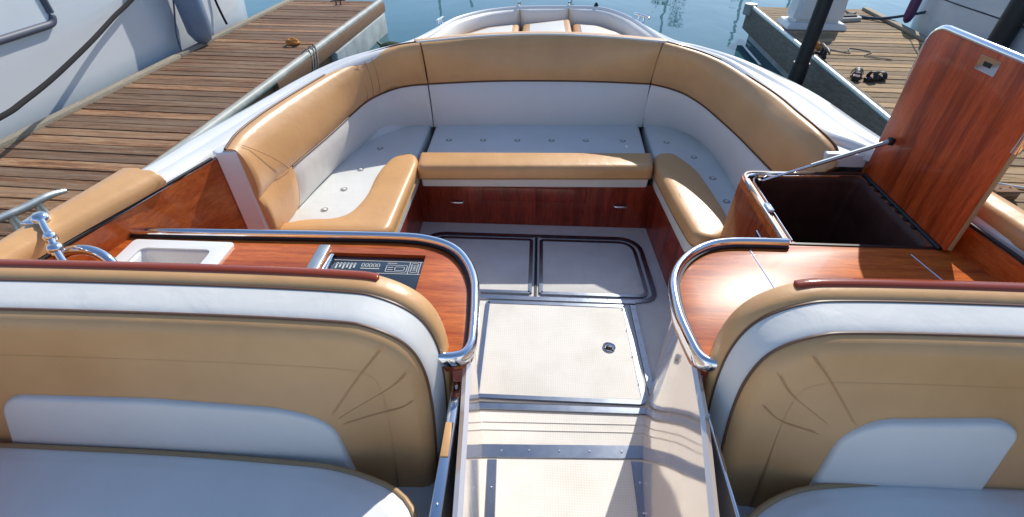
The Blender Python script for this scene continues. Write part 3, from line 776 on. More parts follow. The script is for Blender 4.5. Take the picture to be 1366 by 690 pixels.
for a in range(16):
    t = a*PI/8; mk(-.4175+.010*math.cos(t)-.0013, 1.287+.015*math.sin(t)-.0013, -.4175+.010*math.cos(t)+.0013, 1.287+.015*math.sin(t)+.0013)
mk(-.419,1.276,-.416,1.298); mk(-.424,1.285,-.411,1.288)
obj('panel_symbols', bm, MARK, cp_)
ing(Box('panel_hinge', (-.79,1.13,.8805), (-.748,1.375,.893), GALV, gal, .003))
ing(Box('panel_hinge', (-.744,1.13,.867), (-.725,1.34,.8795), CHROME, gal, .002))
# cabinet under the counter
cb = ing(Slab('cabinet', [(-1.5,.9),(-.36,.9),(-.36,1.30),(-.45,1.36),(-1.5,1.36)], .02, .740, MAHY, gal))

# faucet beside the sink
fa = thing('faucet', 'chrome faucet with a curved spout reaching over the white sink', 'faucet', (-1.515,1.17,.89)); fl = (1.515, -1.17, -.89)
bm = bmesh.new(); lathe(bm, [(.028,.8805),(.028,.89),(.020,.90),(.018,.92),(.022,.93),(.022,.955),(.014,.96),(.006,.965)], 20, (-1.60,1.165,0)); o = obj('body', bm, CHROME, fa); o.location = fl
spout = catmull([(-1.60,1.17,.93),(-1.585,1.18,.965),(-1.54,1.185,.985),(-1.48,1.182,.990),(-1.42,1.165,.978),(-1.385,1.145,.945)], 6)
o = Tube('spout', spout, .014, CHROME, fa, 12, rs=[.021-.004*i/len(spout) for i in range(len(spout))]); o.location = fl
bm = bmesh.new(); lathe(bm, [(.015,.905),(.016,.91),(.016,.927),(.012,.93)], 16, (-1.38,1.142,0)); o = obj('nozzle', bm, CHROME, fa); o.location = fl
o = Tube('lever', [(-1.60,1.165,.955),(-1.615,1.20,.975),(-1.62,1.24,.985)], .008, CHROME, fa, 10, rs=[.008,.009,.011]); o.location = fl
# jointed chrome stay standing on the gunwale
st = thing('windscreen_stay', 'jointed chrome stay leaning on the left gunwale beside the faucet', 'chrome stay', (-1.64,1.28,1.03)); sl = (1.64, -1.28, -1.03)
pp = [(-1.655,1.248,1.07),(-1.61,1.208,1.065),(-1.565,1.168,1.052),(-1.53,1.132,1.035),(-1.48,1.09,1.01),(-1.42,1.05,.98)]
o = Tube('rod', catmull(pp, 5), .011, CHROME, st, 12); o.location = sl
for i, (a, r_) in enumerate(((0,.026),(2,.019),(3,.023))):
    bm = bmesh.new(); p = Vector(pp[a]); lathe(bm, [(r_*.5,-.018),(r_,-.010),(r_,.008),(r_*.6,.018)], 14, p); o = obj('joint', bm, CHROME, st); o.location = sl
bm = bmesh.new(); box(bm, (-1.715,1.225,1.050), (-1.645,1.280,1.064), .005); o = obj('bracket', bm, CHROME, st); o.location = sl

# ================================================================== LOCKER COUNTER (right)
loc_t = thing('locker_counter', 'right mahogany counter with an open deep locker and rounded chrome edge', 'counter', (1.1,1.4,0)); ll = (-1.1, -1.4, 0)
def inl(o): o.location = ll; return o
rpoly = roundpoly([(.952,1.992,.05),(.952,1.465,.004),(.70,1.462,.10),(.545,1.37,.16),(.468,1.20,.12),(.468,1.02,.12),(.492,.893,.03),(.60,.882,.01),(1.66,.882,.01),(1.635,1.30,.01),(1.56,1.66,.01),(1.54,2.055,.01),(1.0,2.04,.02)], .02, 8)
rc = inl(Slab('countertop', rpoly, .842, .880, MAHX, loc_t, r=.004, seg=2))
cut(rc, [((.985,1.492,.80),(1.500,2.015,.95),.03)]); smooth_mesh(rc.data, 30)
rp2 = catmull([(a, b_, 0) for a, b_ in [(.960,1.468),(.85,1.468),(.74,1.462),(.66,1.438),(.585,1.385),(.527,1.315),(.492,1.235),(.479,1.15),(.477,1.06),(.487,.97),(.498,.915),(.520,.893),(.560,.888)]], 8)
inl(rail(rp2[::-1], loc_t, ll))
for p in (((.815,1.44),(.828,1.26),(.84,1.0)), ((1.40,1.44),(1.425,1.30),(1.45,1.05))):
    inl(frame_strip(p, .006, .8803, .0018, 'joint_strip', CHROME, loc_t))
# locker walls: outer skins and dark inner liner
inl(Box('locker_side', (.954,1.47,.02), (.972,1.99,.842), MAHZ, loc_t, .003))['label'] = 'mahogany locker side with chrome pull'
bm = bmesh.new()
secs = [[Vector((*p, z)) for p in inset(roundpoly([(.983,1.490),(1.502,1.490),(1.502,2.017),(.983,2.017)], .035, 5), d)] for d, z in ((0,.879),(.001,.84),(.004,.40),(.01,.25),(.03,.24))]
rows = loft(bm, secs, True, False); bm.faces.new(rows[-1]); o = inl(obj('locker_liner', bm, LINER, loc_t, ang=30)); o.modifiers.new('s', 'SOLIDIFY').thickness = .003
rim = roundpoly([(.970,1.482,.01),(1.512,1.482,.01),(1.512,2.028,.02),(.970,2.028,.06)], .02, 8)
inl(frame_strip([(p.x, p.y) for p in rim], .014, .8805, .004, 'locker_seal', DARK, loc_t, True))
inl(frame_strip([(.961,1.475),(.961,1.93),(.966,1.96),(.985,1.985),(1.02,1.998),(1.3,2.03)], .012, .8805, .010, 'edge_trim', CHROME, loc_t))
inl(frame_strip([(.992,1.50),(.992,1.93),(1.0,1.96),(1.03,1.985),(1.4,2.003)], .007, .8805, .006, 'edge_trim', CHROME, loc_t))
inl(Box('catch', (.966,1.68,.882), (.990,1.74,.899), CHROME, loc_t, .003))
# chrome pull on the locker side
bm = bmesh.new(); box(bm, (.944,1.60,.70), (.9535,1.68,.80), .003); hp = inl(obj('pull_plate', bm, CHROME, loc_t))
bm = bmesh.new(); box(bm, (.940,1.615,.72), (.9445,1.665,.78), .002); obj('pull_recess', bm, DARK, hp)
# hinge line
bm = bmesh.new(); tube(bm, [(1.517,1.47,.886),(1.517,2.02,.886)], .008, 10)
for k in range(7): box(bm, (1.497,1.60+.055*k,.8815), (1.512,1.62+.055*k,.888), .001)
inl(obj('hinge', bm, DARK, loc_t)); 
# lid, standing open: local frame x = along the hinge (world y), y = up the lid, z = thickness
phi = R(-3)
lid = bpy.data.objects.new('lid', None)
U = Vector((math.sin(phi), 0, math.cos(phi))); Wd = Vector((math.cos(phi), 0, -math.sin(phi)))
Ml = Matrix((( 0, U.x, Wd.x, 1.522),(1, U.y, Wd.y, 0),(0, U.z, Wd.z, .888),(0,0,0,1)))
lp_ = roundpoly([(1.455,0,.01),(2.035,0,.01),(2.035,.632,.075),(1.455,.632,.075)], .02, 8)
bm = bmesh.new(); slab(bm, lp_, 0, .026, r=.003, seg=2, rb=.003, M=Ml); lid = inl(obj('lid', bm, LIDW, loc_t, ang=40))
lid['label'] = 'open mahogany locker lid standing upright'
e = [(2.037,.40),(2.037,.56)] + [(2.037-.077*(1-math.cos(a)), .557+.077*math.sin(a)) for a in [k*PI/12 for k in range(1,7)]] + [(1.53,.634)] + [(1.53-.077*math.sin(a), .557+.077*math.cos(a)) for a in [k*PI/12 for k in range(1,7)]] + [(1.453,.40)]
Tube('chrome_edge', [Ml @ Vector((x, y, .013)) for x, y in e], .0135, CHROME, lid, 10)
for side in (1.453, 2.037): Tube('pale_edge', [Ml @ Vector((side, y, .013)) for y in (.01, .2, .40)], .008, TANPIPE, lid, 8)
bm = bmesh.new(); slab(bm, roundpoly([(1.66,.565),(1.75,.565),(1.75,.612),(1.66,.612)], .004), -.003, .0005, M=Ml); lk = obj('latch', bm, CHROME, lid, ang=30)
bm = bmesh.new(); slab(bm, [(1.69,.583),(1.722,.583),(1.722,.597),(1.69,.597)], -.005, -.002, M=Ml); obj('latch_slot', bm, DARK, lk)
# gas strut
a, b_ = Vector((1.03,1.965,.865)), Ml @ Vector((1.945,.20,-.015))
m_ = a.lerp(b_, .42)
gs = inl(Tube('gas_strut', [a, m_], .0055, CHROME, loc_t, 10)); Tube('cylinder', [m_, b_], .0095, GALV, gs, 12)
bm = bmesh.new()
for p in (a, b_): box(bm, tuple(p - Vector((.010,.014,.014))), tuple(p + Vector((.012,.014,.014))), .005)
obj('ball_joint', bm, DARK, gs)

# ================================================================== small deck hardware (stern rim)
def chrome_cleat(loc, rz, label, s=1.0, m=CHROME, hz=1):
    t = thing('cleat', label, 'cleat', loc, rz, None)
    bm = bmesh.new()
    tube(bm, catmull([(-.10*s,0,.045*s),(-.06*s,0,.052*s),(0,0,.05*s),(.06*s,0,.052*s),(.10*s,0,.045*s)], 4), .010*s, 8, rs=[.006*s+.005*s*math.sin(PI*k/16) for k in range(17)])
    obj('horn', bm, m, t)
    bm = bmesh.new()
    for x in (-.03, .03): lathe(bm, [(.018*s,0),(.012*s,.012*s),(.010*s,.048*s)], 10, (x*s,0,0))
    obj('foot', bm, m, t); return t
chrome_cleat((-.737,3.88,1.045), R(75), 'small chrome cleat at the left end of the stern rim', .7)
chrome_cleat((.78,4.01,1.045), R(-60), 'small chrome cleat at the right end of the stern rim', .9)
def stanchion(x, y, h, label):
    t = thing('flag_socket', label, 'stanchion', (x, y, 1.045))
    bm = bmesh.new(); lathe(bm, [(.022,0),(.022,.008),(.010,.014),(.009,h),(.004,h+.006)], 12); obj('post', bm, CHROME, t)
    bm = bmesh.new(); lathe(bm, [(.013,h*.5),(.014,h*.55),(.013,h*.6)], 12); obj('collar', bm, DARK, t)
stanchion(-.162,4.405,.07, 'short chrome post on the left seam of the stern rim')
stanchion(.257,4.445,.07, 'short chrome post on the right seam of the stern rim')
bl_ = thing('stern_light', 'small dark stern light on the rim right of the posts', 'light', (.475,4.425,1.04))
bm = bmesh.new(); lathe(bm, [(.02,0),(.02,.02),(.014,.04),(.006,.05)], 12); obj('housing', bm, DARK, bl_)
bm = bmesh.new(); lathe(bm, [(.021,.012),(.021,.018)], 12); obj('lens', bm, mat('red_lens',(.3,.02,.02),.2)[0], bl_)

# ================================================================== DOCKS
def boards(x0, x1, y0, y1, zt, th, pitch, gap, m, parent, name='decking'):
    bm = bmesh.new(); lay = bm.loops.layers.color.new('tint')
    y = y0
    while y < y1:
        n0 = len(bm.faces); w = pitch - gap
        dz = random.uniform(-.003, .003); j = random.uniform(-.006, .006)
        box(bm, (x0+j, y, zt-th), (x1+j, y+w, zt+dz), .004, 1)
        bm.faces.ensure_lookup_table()
        c = (random.random(), random.random(), random.random(), 1)
        for f in bm.faces[n0:]:
            for l in f.loops: l[lay] = c
        y += pitch
    return obj(name, bm, m, parent, ang=30)
def timber(lo, hi, m, parent, name):
    bm = bmesh.new(); lay = bm.loops.layers.color.new('tint'); box(bm, lo, hi, .006, 2)
    for f in bm.faces:
        for l in f.loops: l[lay] = (.5, random.random(), random.random(), 1)
    return obj(name, bm, m, parent, ang=30)
def screws_line(parent, x0, x1, y0, y1, pitch, zt):
    bm = bmesh.new(); y = y0 + .06
    while y < y1:
        for x in (x0+.08, (x0+x1)/2, x1-.08):
            lathe(bm, [(.005, zt), (.005, zt+.002)], 6, (x+random.uniform(-.01,.01), y+random.uniform(-.02,.02), 0))
        y += pitch
    obj('nail_heads', bm, GALV, parent)
a26 = R(-2.65)
dl = thing('wooden_dock', 'left brown plank dock with a grey vinyl bumper along its edge', 'dock', (-4.70,0,.1), a26)
boards(0, 1.43, -2, 9.15, 0, .04, .142, .011, DECKB, dl)
for k, (y0, y1) in enumerate(((-2,2.4),(2.41,6.0),(6.01,9.15))): timber((-.09,y0,-.04), (-.005,y1,.035), KERB, dl, 'kerb')
timber((1.435,-2,-.02), (1.465,9.2,.012), FASC, dl, 'edge_board')
timber((1.47,-2,-.30), (1.51,9.2,.0), FASC, dl, 'fascia')
Tube('bumper', [(1.525,-2,.0),(1.525,3,.0),(1.525,9.2,.0)], .045, PVC, dl, 14)
timber((1.50,5.3,-.16), (1.58,9.25,-.02), FASC, dl, 'rub_board')
Box('float', (.05,-2,-.75), (1.45,9.1,-.31), CONC, dl, .02)
Box('float_side', (1.30,6.9,-.75), (1.60,9.15,-.17), CONC, dl, .015)
# right dock
dr = thing('wooden_dock', 'right pale plank dock with a grey timber side, shoes lying on it', 'dock', (3.07,0,.1), a26)
boards(.16, 1.9, -1, 9.0, 0, .04, .142, .013, DECKG, dr)
timber((.10,-1,-.02), (.155,9.1,.012), FASG, dr, 'edge_board')
timber((.02,-1,-.34), (.10,9.1,.0), FASG, dr, 'fascia')
Tube('bumper', [(.045,-1,.018),(.045,4,.018),(.045,9.1,.018)], .03, GALV, dr, 12)
timber((1.905,-1,-.30), (1.94,9.0,.02), FASG, dr, 'fascia')
timber((1.79,-1,.003), (1.89,9.0,.045), KERB, dr, 'kerb')
Box('float', (.12,-1,-.75), (1.85,9.0,-.345), CONC, dr, .02)
Tube('end_roller', [(.03,9.0,-.1),(.03,9.0,.06)], .10, PVC, dr, 14)

# dock furniture. helper for world position from dock-local
def onr(x, y, z=.1): c, s = math.cos(a26), math.sin(a26); return (3.07+x*c-y*s, x*s+y*c, z)
def onl(x, y, z=.1): c, s = math.cos(a26), math.sin(a26); return (-4.70+x*c-y*s, x*s+y*c, z)
def pos(x, y, z=.103): return (x, y, z)
# power pedestal
pd = thing('power_pedestal', 'white power pedestal with a dark top on the right dock', 'pedestal', (4.02,7.86,.103), a26)
def frust(w0, d0, w1, d1, z0, z1, m, nm, bev=.01):
    bm = bmesh.new(); vs = [bm.verts.new((sx*w, sy*d, z)) for w, d, z in ((w0,d0,z0),(w1,d1,z1)) for sx, sy in ((-1,-1),(1,-1),(1,1),(-1,1))]
    for f in ((0,1,2,3),(4,7,6,5),(0,4,5,1),(1,5,6,2),(2,6,7,3),(3,7,4,0)): bm.faces.new([vs[i] for i in f])
    bmesh.ops.bevel(bm, geom=list(bm.edges), offset=bev, segments=2, affect='EDGES'); return obj(nm, bm, m, pd)
frust(.42,.24,.38,.21,0,.08,PLASTIC,'base'); frust(.35,.19,.30,.16,.08,.62,PLASTIC,'cabinet',.05); frust(.27,.15,.24,.13,.62,.72,mat('dark_cap',(.03,.03,.05),.4)[0],'cap')
bm = bmesh.new(); box(bm, (.04,-.19,.42),(.22,-.17,.46),.004); obj('socket_slot', bm, DARK, pd)
# pilings
def piling(x, y, h, r, label):
    t = thing('mooring_pile', label, 'piling', (x, y, WZ-.3))
    bm = bmesh.new(); lathe(bm, [(r,0),(r,h),(r*.9,h+.02)], 20); obj('post', bm, BLACK, t)
    bm = bmesh.new(); lathe(bm, [(r*1.14,.62),(r*1.18,.64),(r*1.18,.90),(r*1.14,.92)], 20); obj('sleeve', bm, DARK, t)
    return t
piling(2.98,5.72,4.2,.075,'black mooring pile standing against the left side of the right dock')
piling(5.42,6.25,4.4,.115,'black mooring pile beyond the open locker lid, by the grey yacht')
# bracket rope pile -> dock cleat
tag(Tube('bracket_line', catmull([(3.05,5.75,.02),(3.12,5.85,.0),(3.22,6.05,.10),(3.36,6.3,.17),(3.5,6.42,.14)], 6), .017, ROPEB, None, 8), 'black line tying the black pile to the dock cleat', 'rope')
c1 = chrome_cleat((3.56,6.42,.105), R(80), 'dark dock cleat beside the orange rope on the right dock', 2.0, BLACK)
def coil(loc, r, m, label, turns=4, name='rope_coil', tr=.014):
    pts = []
    for k in range(turns*16):
        a = k/16*2*PI; rr = r*(1-.10*(k/16)) + random.uniform(-.01,.01)
        pts.append((loc[0]+rr*math.cos(a), loc[1]+rr*math.sin(a)*.85, loc[2]+tr+.012*(k/16)+random.uniform(0,.012)))
    t = Tube(name, catmull(pts, 2), tr, m, None, 6); return tag(t, label, 'rope')
coil((3.60,6.74,.103), .085, ROPEO, 'small orange rope coil beside the dark cleat on the right dock', 4)
coil((-3.24,6.56,.103), .085, ROPEO, 'small orange rope coil on the left dock near its bumper', 4)
# loose pale line on right dock
tag(Tube('loose_line', catmull([(3.75,6.7,.112),(3.95,6.55,.11),(4.05,6.75,.11),(4.25,6.6,.11),(4.1,6.45,.11),(4.35,6.3,.11)], 6), .007, ROPEW, None, 6), 'thin pale line lying loose on the right dock', 'rope')
# shoes
def shoe(x, y, rz, label):
    t = thing('sandal', label, 'sandal', (x, y, .104), rz, 'black sandals on the right dock')
    sole = roundpoly([(-.13,-.04,.03),(-.02,-.035,.03),(.06,-.055,.04),(.14,-.035,.04),(.15,.02,.04),(.06,.05,.04),(-.02,.035,.03),(-.13,.04,.03)], .03)
    bm = bmesh.new(); slab(bm, sole, 0, .035, r=.008); obj('sole', bm, BLACK, t)
    for xx, h, w in ((.07,.06,.055),(-.06,.075,.045)):
        bm = bmesh.new(); secs = []
        for k in range(9):
            a = PI*k/8; secs.append([Vector((xx+dx, -w*math.cos(a)*(1+s_), .02+(h*(1+s_))*math.sin(a))) for dx, s_ in ((-.03,0),(.03,0),(.03,.12),(-.03,.12))])
        loft(bm, secs); obj('strap', bm, DARK, t)
    bm = bmesh.new(); slab(bm, inset(sole, .012), .0345, .038); obj('footbed', bm, mat('footbed', (.12,.07,.11), .8)[0], t)
shoe(3.60,5.66,R(60),'left black sandal of the pair on the right dock')
shoe(3.765,5.585,R(20),'right black sandal of the pair on the right dock')
# white-cushioned bag and bundle at the far end of the right dock
bg = thing('canvas_bag', 'crumpled dark canvas bag with pale rope at the far end of the right dock', 'bag', (4.55,8.75,.103))
bm = bmesh.new(); bmesh.ops.create_icosphere(bm, subdivisions=3, radius=1)
for v in bm.verts:
    s = 1+.22*math.sin(7*v.co.x+3)*math.cos(6*v.co.y)+.1*math.sin(13*v.co.z)
    v.co = Vector((v.co.x*.26*s, v.co.y*.18*s, .12+v.co.z*.12*s))
obj('body', bm, plain('canvas', (.06,.055,.05), .9, .5, 9, .5), bg)
Tube('drawstring', catmull([(-.2,-.1,.1),(0,-.2,.2),(.2,-.1,.12),(.35,-.2,.02),(.5,-.1,.015)], 5), .018, ROPEW, bg, 6)
bd = thing('folded_mat', 'flat pale folded mat lying beside the canvas bag', 'mat', (4.72,8.25,.103), R(10))
bm = bmesh.new(); slab(bm, roundpoly([(-.2,-.12),(.2,-.1),(.22,.12),(-.18,.13)], .08), 0, .05, r=.015); obj('cloth', bm, plain('pale_cloth', (.55,.55,.52), .8, .2, 6), bd)
bm = bmesh.new(); slab(bm, roundpoly([(-.12,-.06),(.14,-.05),(.12,.06),(-.1,.06)], .04), .05, .07, r=.01); obj('fold', bm, plain('dark_cloth', (.05,.05,.05), .8, .2, 6), bd)
bu = thing('bundle', 'dark green rope bundle between the pedestal and the canvas bag', 'rope bundle', (4.35,8.45,.103))
bm = bmesh.new()
for k in range(5):
    pts = [(.10*math.cos(a+k)*(1-.1*k), .08*math.sin(a+k)*(1-.1*k), .03+.035*k+.015*math.sin(3*a)) for a in [j*PI/8 for j in range(16)]]
    tube(bm, pts, .022, 6, True)
obj('coils', bm, plain('green_rope', (.02,.04,.025), .8, .3, 40), bu)
# wooden block + wire at lower right of right dock
wb_ = thing('timber_block', 'orange brown timber block on the right dock beside the lid', 'timber block', (3.40,3.16,.103), R(4))
bm = bmesh.new(); box(bm, (-.09,-.05,0),(.09,.05,.07),.008); lay = bm.loops.layers.color.new('tint')
for f in bm.faces:
    for l in f.loops: l[lay] = (.8,.2,.4,1)
obj('block', bm, FASC, wb_)
for p in ((-.03,0,0),(.05,.01,0)):
    bm = bmesh.new(); lathe(bm, [(.008,.0705),(.008,.074)], 8, p); obj('bolt_head', bm, DARK, wb_)
tag(Tube('shore_cable', catmull([(3.36,3.5,.115),(3.42,3.38,.12),(3.52,3.33,.115),(3.66,3.28,.115),(3.9,3.25,.115)], 6), .009, PLASTIC, None, 8), 'white cable curling behind the timber block', 'cable')
# rope loops over the left bumper
bm = bmesh.new()
for k in range(3):
    p0 = onl(1.525, 6.20+.13*k, .0)
    pts = []
    for j in range(25):
        t = j/24*PI*1.25 - .4; pts.append((p0[0]-.060*math.cos(t)*1.05, p0[1]+.10*math.sin(t*.8+k*.7)-.10*(j/24), .1+.062*math.sin(t) - (.16*max(0,(j/24)-.6)/.4)))
    tube(bm, catmull(pts, 2), .009, 6)
tag(obj('rope_loops', bm, ROPEW), 'grey rope loops hung over the bumper of the left dock', 'rope')
dk = chrome_cleat((-3.33,2.46,.11), R(70), 'grey dock cleat on the left dock beside the tan gunwale pad', 2.6, GALV)
ck = chrome_cleat(onl(.9,8.9,.103), R(20), 'rusty cleat near the far end of the left dock', 1.2, PIPE)

mf = thing('green_clump', 'dark green buoy floating off the end of the left dock', 'clump', (-2.35,8.05,WZ))
bm = bmesh.new(); bmesh.ops.create_icosphere(bm, subdivisions=3, radius=1)
for v in bm.verts:
    q = 1+.12*math.sin(9*v.co.x)*math.cos(8*v.co.y+1); v.co = Vector((v.co.x*.20*q, v.co.y*.14*q, v.co.z*.10*q+.02))
obj('float', bm, plain('clump_green', (.03,.07,.035), .9, .5, 14, .8, dist=.02), mf)  # lumpy dark green form at water level
Tube('line', catmull([(-.1,0,.08),(-.2,.15,.03),(-.35,.4,.01)], 4), .012, ROPEW, mf, 6)

# ================================================================== YACHTS
def yacht(path, side, label, name, levels):
    t = thing(name, label, 'yacht', (path[len(path)//2][0], path[len(path)//2][1], WZ)); loc = (-path[len(path)//2][0], -path[len(path)//2][1], -WZ)
    P = catmull([(x, y, 0) for x, y in path], 8); n = pathnormals(P, side)
    bm = bmesh.new(); secs = [[p + o*d + Vector((0,0,z)) for d, z in levels] for p, o in zip(P, n)]
    loft(bm, secs, False, False); h = obj('hull', bm, YHULL, t, ang=40); h.location = loc
    return t, h, P, n, loc
lp = [(-5.02,-4),(-4.93,-1),(-4.86,1.5),(-4.78,3.5),(-4.70,5.2),(-4.62,6.7),(-4.60,7.6),(-4.66,8.15),(-4.86,8.55),(-5.3,8.8),(-6.2,8.95),(-8.5,9.0)]
yl, yh, YP, Yn, yloc = yacht(lp, -1, 'large white yacht behind the left dock with a recessed window frame and black mooring line', 'moored_yacht',
      [(-.35,-.9),(-.12,-.35),(-.03,.0),(0,.3),(.005,.9),(.02,1.3),(.05,1.38),(.05,1.43),(.03,1.46),(.07,2.2),(.02,2.25)])
bm = bmesh.new(); slab(bm, [(p.x, p.y) for p in YP if True] + [(-8.5,-4)], 2.2, 2.24); o = obj('deck', bm, GEL, yl); o.location = yloc
def wf(px_, y0, y1, z0, z1):
    pts = roundpoly([(y0,z0),(y1,z0),(y1,z1),(y0,z1)], .09, 6); return [(px_+.0*(p.x), p.x, p.y) for p in pts]
W0 = [(-4.765+.045*(y-3.5), y, z) for _, y, z in wf(0, 2.75, 4.83, .775, 1.7)]
o = Tube('window_frame', [(x+.02, y, z) for x, y, z in W0], .022, CHROME, yl, 10, True); o.location = yloc
bm = bmesh.new(); bm.faces.new([bm.verts.new((x+.012, y, z)) for x, y, z in W0]); o = obj('window_panel', bm, YHULL, yl, smooth=False); o.location = yloc
o = Tube('window_recess', [(x+.010, y, z) for x, y, z in W0], .036, mat('recess_grey', (.10,.11,.15), .5)[0], yl, 8, True); o.location = yloc
tag(Tube('mooring_line', catmull([(-4.58,7.0,1.35),(-4.59,6.4,.98),(-4.59,5.8,.78),(-4.56,5.425,.70),(-4.45,4.85,.60),(-4.30,4.12,.505),(-4.18,3.62,.475),(-4.10,3.33,.477),(-4.0,2.6,.50),(-3.9,1.8,.6)], 6), .022, ROPEB, None, 8), 'long black mooring line slung in front of the left yacht', 'rope')
tag(Tube('mooring_line', catmull([(-4.56,7.40,1.3),(-4.57,7.33,.8),(-4.55,7.30,.45),(-4.50,7.29,.16)], 6), .016, ROPEB, None, 8), 'short black line at the far end of the left yacht', 'rope')
tag(Tube('mooring_line', catmull([(-4.55,6.62,1.1),(-4.57,6.46,.645),(-4.56,6.25,.3),(-4.50,6.13,.11)], 6), .010, plain('rope_shadow_grey',(.12,.14,.2),.8), None, 8), 'thin grey strand standing in for a rope shadow on the left yacht', 'rope')  # a rope's shadow on the hull, modelled as a thin strand
hull_shade = thing('fender', 'large grey blue cylinder standing in for the shade on the left yacht hull', 'fender', (-4.42,6.52,.21))  # blue grey body added where the hull is only shaded
bm = bmesh.new(); lathe(bm, [(.03,-.10),(.10,-.05),(.15,.05),(.16,.6),(.16,1.1),(.10,1.2),(.03,1.26)], 20); obj('body', bm, plain('hull_shade_blue', (.22,.30,.42), .4, .1), hull_shade)
Tube('rope', [(0,0,1.25),(-.05,0,1.9)], .01, ROPEB, hull_shade)
rpth = [(12,9.1),(8,9.0),(6.4,8.8),(5.75,8.35),(5.55,7.6),(5.56,6.5),(5.52,5),(5.45,3),(5.4,0),(5.35,-4)]
yr, yrh, YP2, Yn2, yloc2 = yacht(rpth, -1, 'grey shaded yacht hull beyond the open locker lid on the right', 'moored_yacht',
      [(-.35,-.9),(-.12,-.35),(-.03,.0),(0,.3),(.005,.9),(.03,1.4),(.05,1.45),(.05,1.5),(.02,1.53),(.05,2.3)])
o = Tube('boot_stripe', [p + n_*.0 + Vector((0,0,.52)) for p, n_ in zip(YP2, Yn2)], .014, DARK, yr, 6, flat=.6); o.location = yloc2
bm = bmesh.new(); slab(bm, [(p.x, p.y) for p in YP2] + [(12,-4)], 2.3, 2.34); o = obj('deck', bm, GEL, yr); o.location = yloc2
fd2 = thing('fender', 'slim purple fender at the near corner of the grey right yacht', 'fender', (5.45,8.0,.18))
bm = bmesh.new(); lathe(bm, [(.02,-.05),(.05,-.02),(.07,.05),(.07,.5),(.05,.57),(.02,.6)], 16); obj('body', bm, FENDER, fd2)
Tube('rope', [(0,0,.6),(.05,0,1.6)], .008, ROPEB, fd2)
tag(Tube('mooring_line', catmull([(4.85,8.5,.12),(5.2,8.2,.14),(5.6,7.9,.3)], 6), .02, plain('blue_rope',(.04,.08,.14),.8,.3,60), None, 8), 'dark blue line from the right dock to the grey yacht', 'rope')

# ================================================================== far masts and trees that the water mirrors
def sail(x, y, h, label):
    t = thing('sailboat', label, 'sailboat', (x, y, WZ))
    bm = bmesh.new(); secs = []
    for k in range(11):
        u = k/10; w = 1.0*math.sin(PI*min(1, .12+u*.8))**.7; yy = -3.5+7*u
        secs.append([Vector((-w,yy,.9)), Vector((-w*.8,yy,.1)), Vector((0,yy,-.2)), Vector((w*.8,yy,.1)), Vector((w,yy,.9))])
    loft(bm, secs); obj('hull', bm, GEL, t)
    bm = bmesh.new(); tube(bm, [(0,.3,.8),(0,.3,h)], .09, 10); tube(bm, [(0,.3,1.8),(0,-2.8,1.9)], .06, 8); tube(bm, [(-.7,.3,h*.65),(.7,.3,h*.65)], .03, 6); obj('mast', bm, GALV, t)
    bm = bmesh.new(); tube(bm, [(0,.3,2.0),(0,-2.6,2.05)], .16, 8); obj('furled_sail', bm, mat('sail_cover',(.02,.05,.12),.8)[0], t)
sail(-7.2,38,7.2,'sailboat moored far off, its mast leftmost'); sail(-5.2,41,6.6,'sailboat moored far off, second mast from the left')
sail(2.6,44,9.2,'sailboat moored far off beyond the stern rim'); sail(9.5,40,8.4,'sailboat moored far off, beside the trees')
sail(13.5,36,7.8,'sailboat moored far off, rightmost but one'); sail(17.5,38,9.5,'sailboat moored far off, rightmost mast')
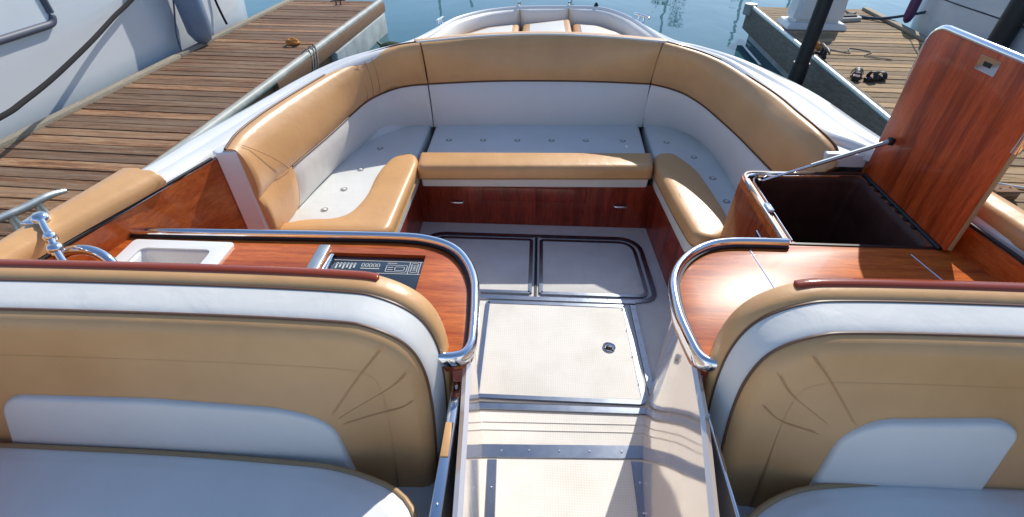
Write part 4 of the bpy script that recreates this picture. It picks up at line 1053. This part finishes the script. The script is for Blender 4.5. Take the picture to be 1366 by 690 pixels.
def tree(x, y, h, r, seed, label):
    rnd = random.Random(seed); t = thing('tree', label, 'tree', (x, y, .4), 0, 'trees on the far shore')
    bm = bmesh.new(); tube(bm, catmull([(0,0,-.5),(.1,0,h*.3),(-.1,.1,h*.6),(0,0,h*.85)], 4), .3, 8, rs=[.35*(1-.06*k) for k in range(13)])
    for k in range(6):
        a = k*1.05; tube(bm, [(0,0,h*(.45+.05*k)), (r*.6*math.cos(a), r*.6*math.sin(a), h*(.62+.05*k))], .1, 6)
    obj('trunk', bm, BARK, t)
    bm = bmesh.new()
    cl = [(rnd.gauss(0,r*.42), rnd.gauss(0,r*.42), h*.72+rnd.gauss(0,h*.13)) for _ in range(22)]
    for c in cl:
        rr = r*rnd.uniform(.22,.42)
        for _ in range(110):
            d = Vector((rnd.gauss(0,1), rnd.gauss(0,1), rnd.gauss(0,1))).normalized()*rr*rnd.uniform(.6,1.05)
            p = Vector(c)+d; s = rnd.uniform(.12,.3)
            u = Vector((rnd.gauss(0,1), rnd.gauss(0,1), rnd.gauss(0,1))).normalized(); w = u.cross(d).normalized() if u.cross(d).length > .01 else Vector((1,0,0))
            bm.faces.new([bm.verts.new(p+u*s), bm.verts.new(p+w*s*.5), bm.verts.new(p-u*s), bm.verts.new(p-w*s*.5)])
    me = bpy.data.meshes.new('crown'); bm.to_mesh(me); bm.free(); me.materials.append(LEAF)
    o = bpy.data.objects.new('crown', me); C.objects.link(o); o.parent = t
tree(23,92,17.5,4.5,1,'broad green tree left of the two on the far shore')
tree(34,94,16,5,2,'broad green tree right of the two on the far shore')

# ================================================================== CAMERA, LIGHT
rt = Vector((0.99873096, -0.03222999, 0.03870018)); fy = Vector((0.05036344, 0.63913605, -0.76744292)); uz = Vector((0, 0.76841807, 0.63994818))
cam = bpy.data.cameras.new('camera'); co = bpy.data.objects.new('camera', cam); C.objects.link(co)
M4 = Matrix((rt, fy, uz)).to_4x4(); M4.translation = (0, 0, 2); co.matrix_world = M4
cam.sensor_width = 36; cam.lens = 640/1366*36; cam.clip_end = 2000; cam.clip_start = .02
scene.camera = co
S = Vector((.524, 1.110, 1)).normalized()
sun = bpy.data.lights.new('sun', 'SUN'); so = bpy.data.objects.new('sun', sun); C.objects.link(so)
so.rotation_euler = S.to_track_quat('Z', 'Y').to_euler(); sun.energy = 3.5; sun.angle = R(.5); sun.color = (1, .95, .86)
w = bpy.data.worlds.new('World'); scene.world = w; w.use_nodes = True; nt = w.node_tree
sk_ = nt.nodes.new('ShaderNodeTexSky'); sk_.sky_type = 'NISHITA'; sk_.sun_disc = False
sk_.ozone_density = 3.5; sk_.dust_density = .4; sk_.sun_elevation = math.asin(S.z); sk_.sun_rotation = math.atan2(S.x, S.y)
nt.links.new(sk_.outputs[0], nt.nodes['Background'].inputs[0]); nt.nodes['Background'].inputs[1].default_value = .135
vs = scene.view_settings; vs.view_transform = 'Standard'; vs.look = 'None'; vs.gamma = 1; vs.exposure = 0.40; vs.use_curve_mapping = False
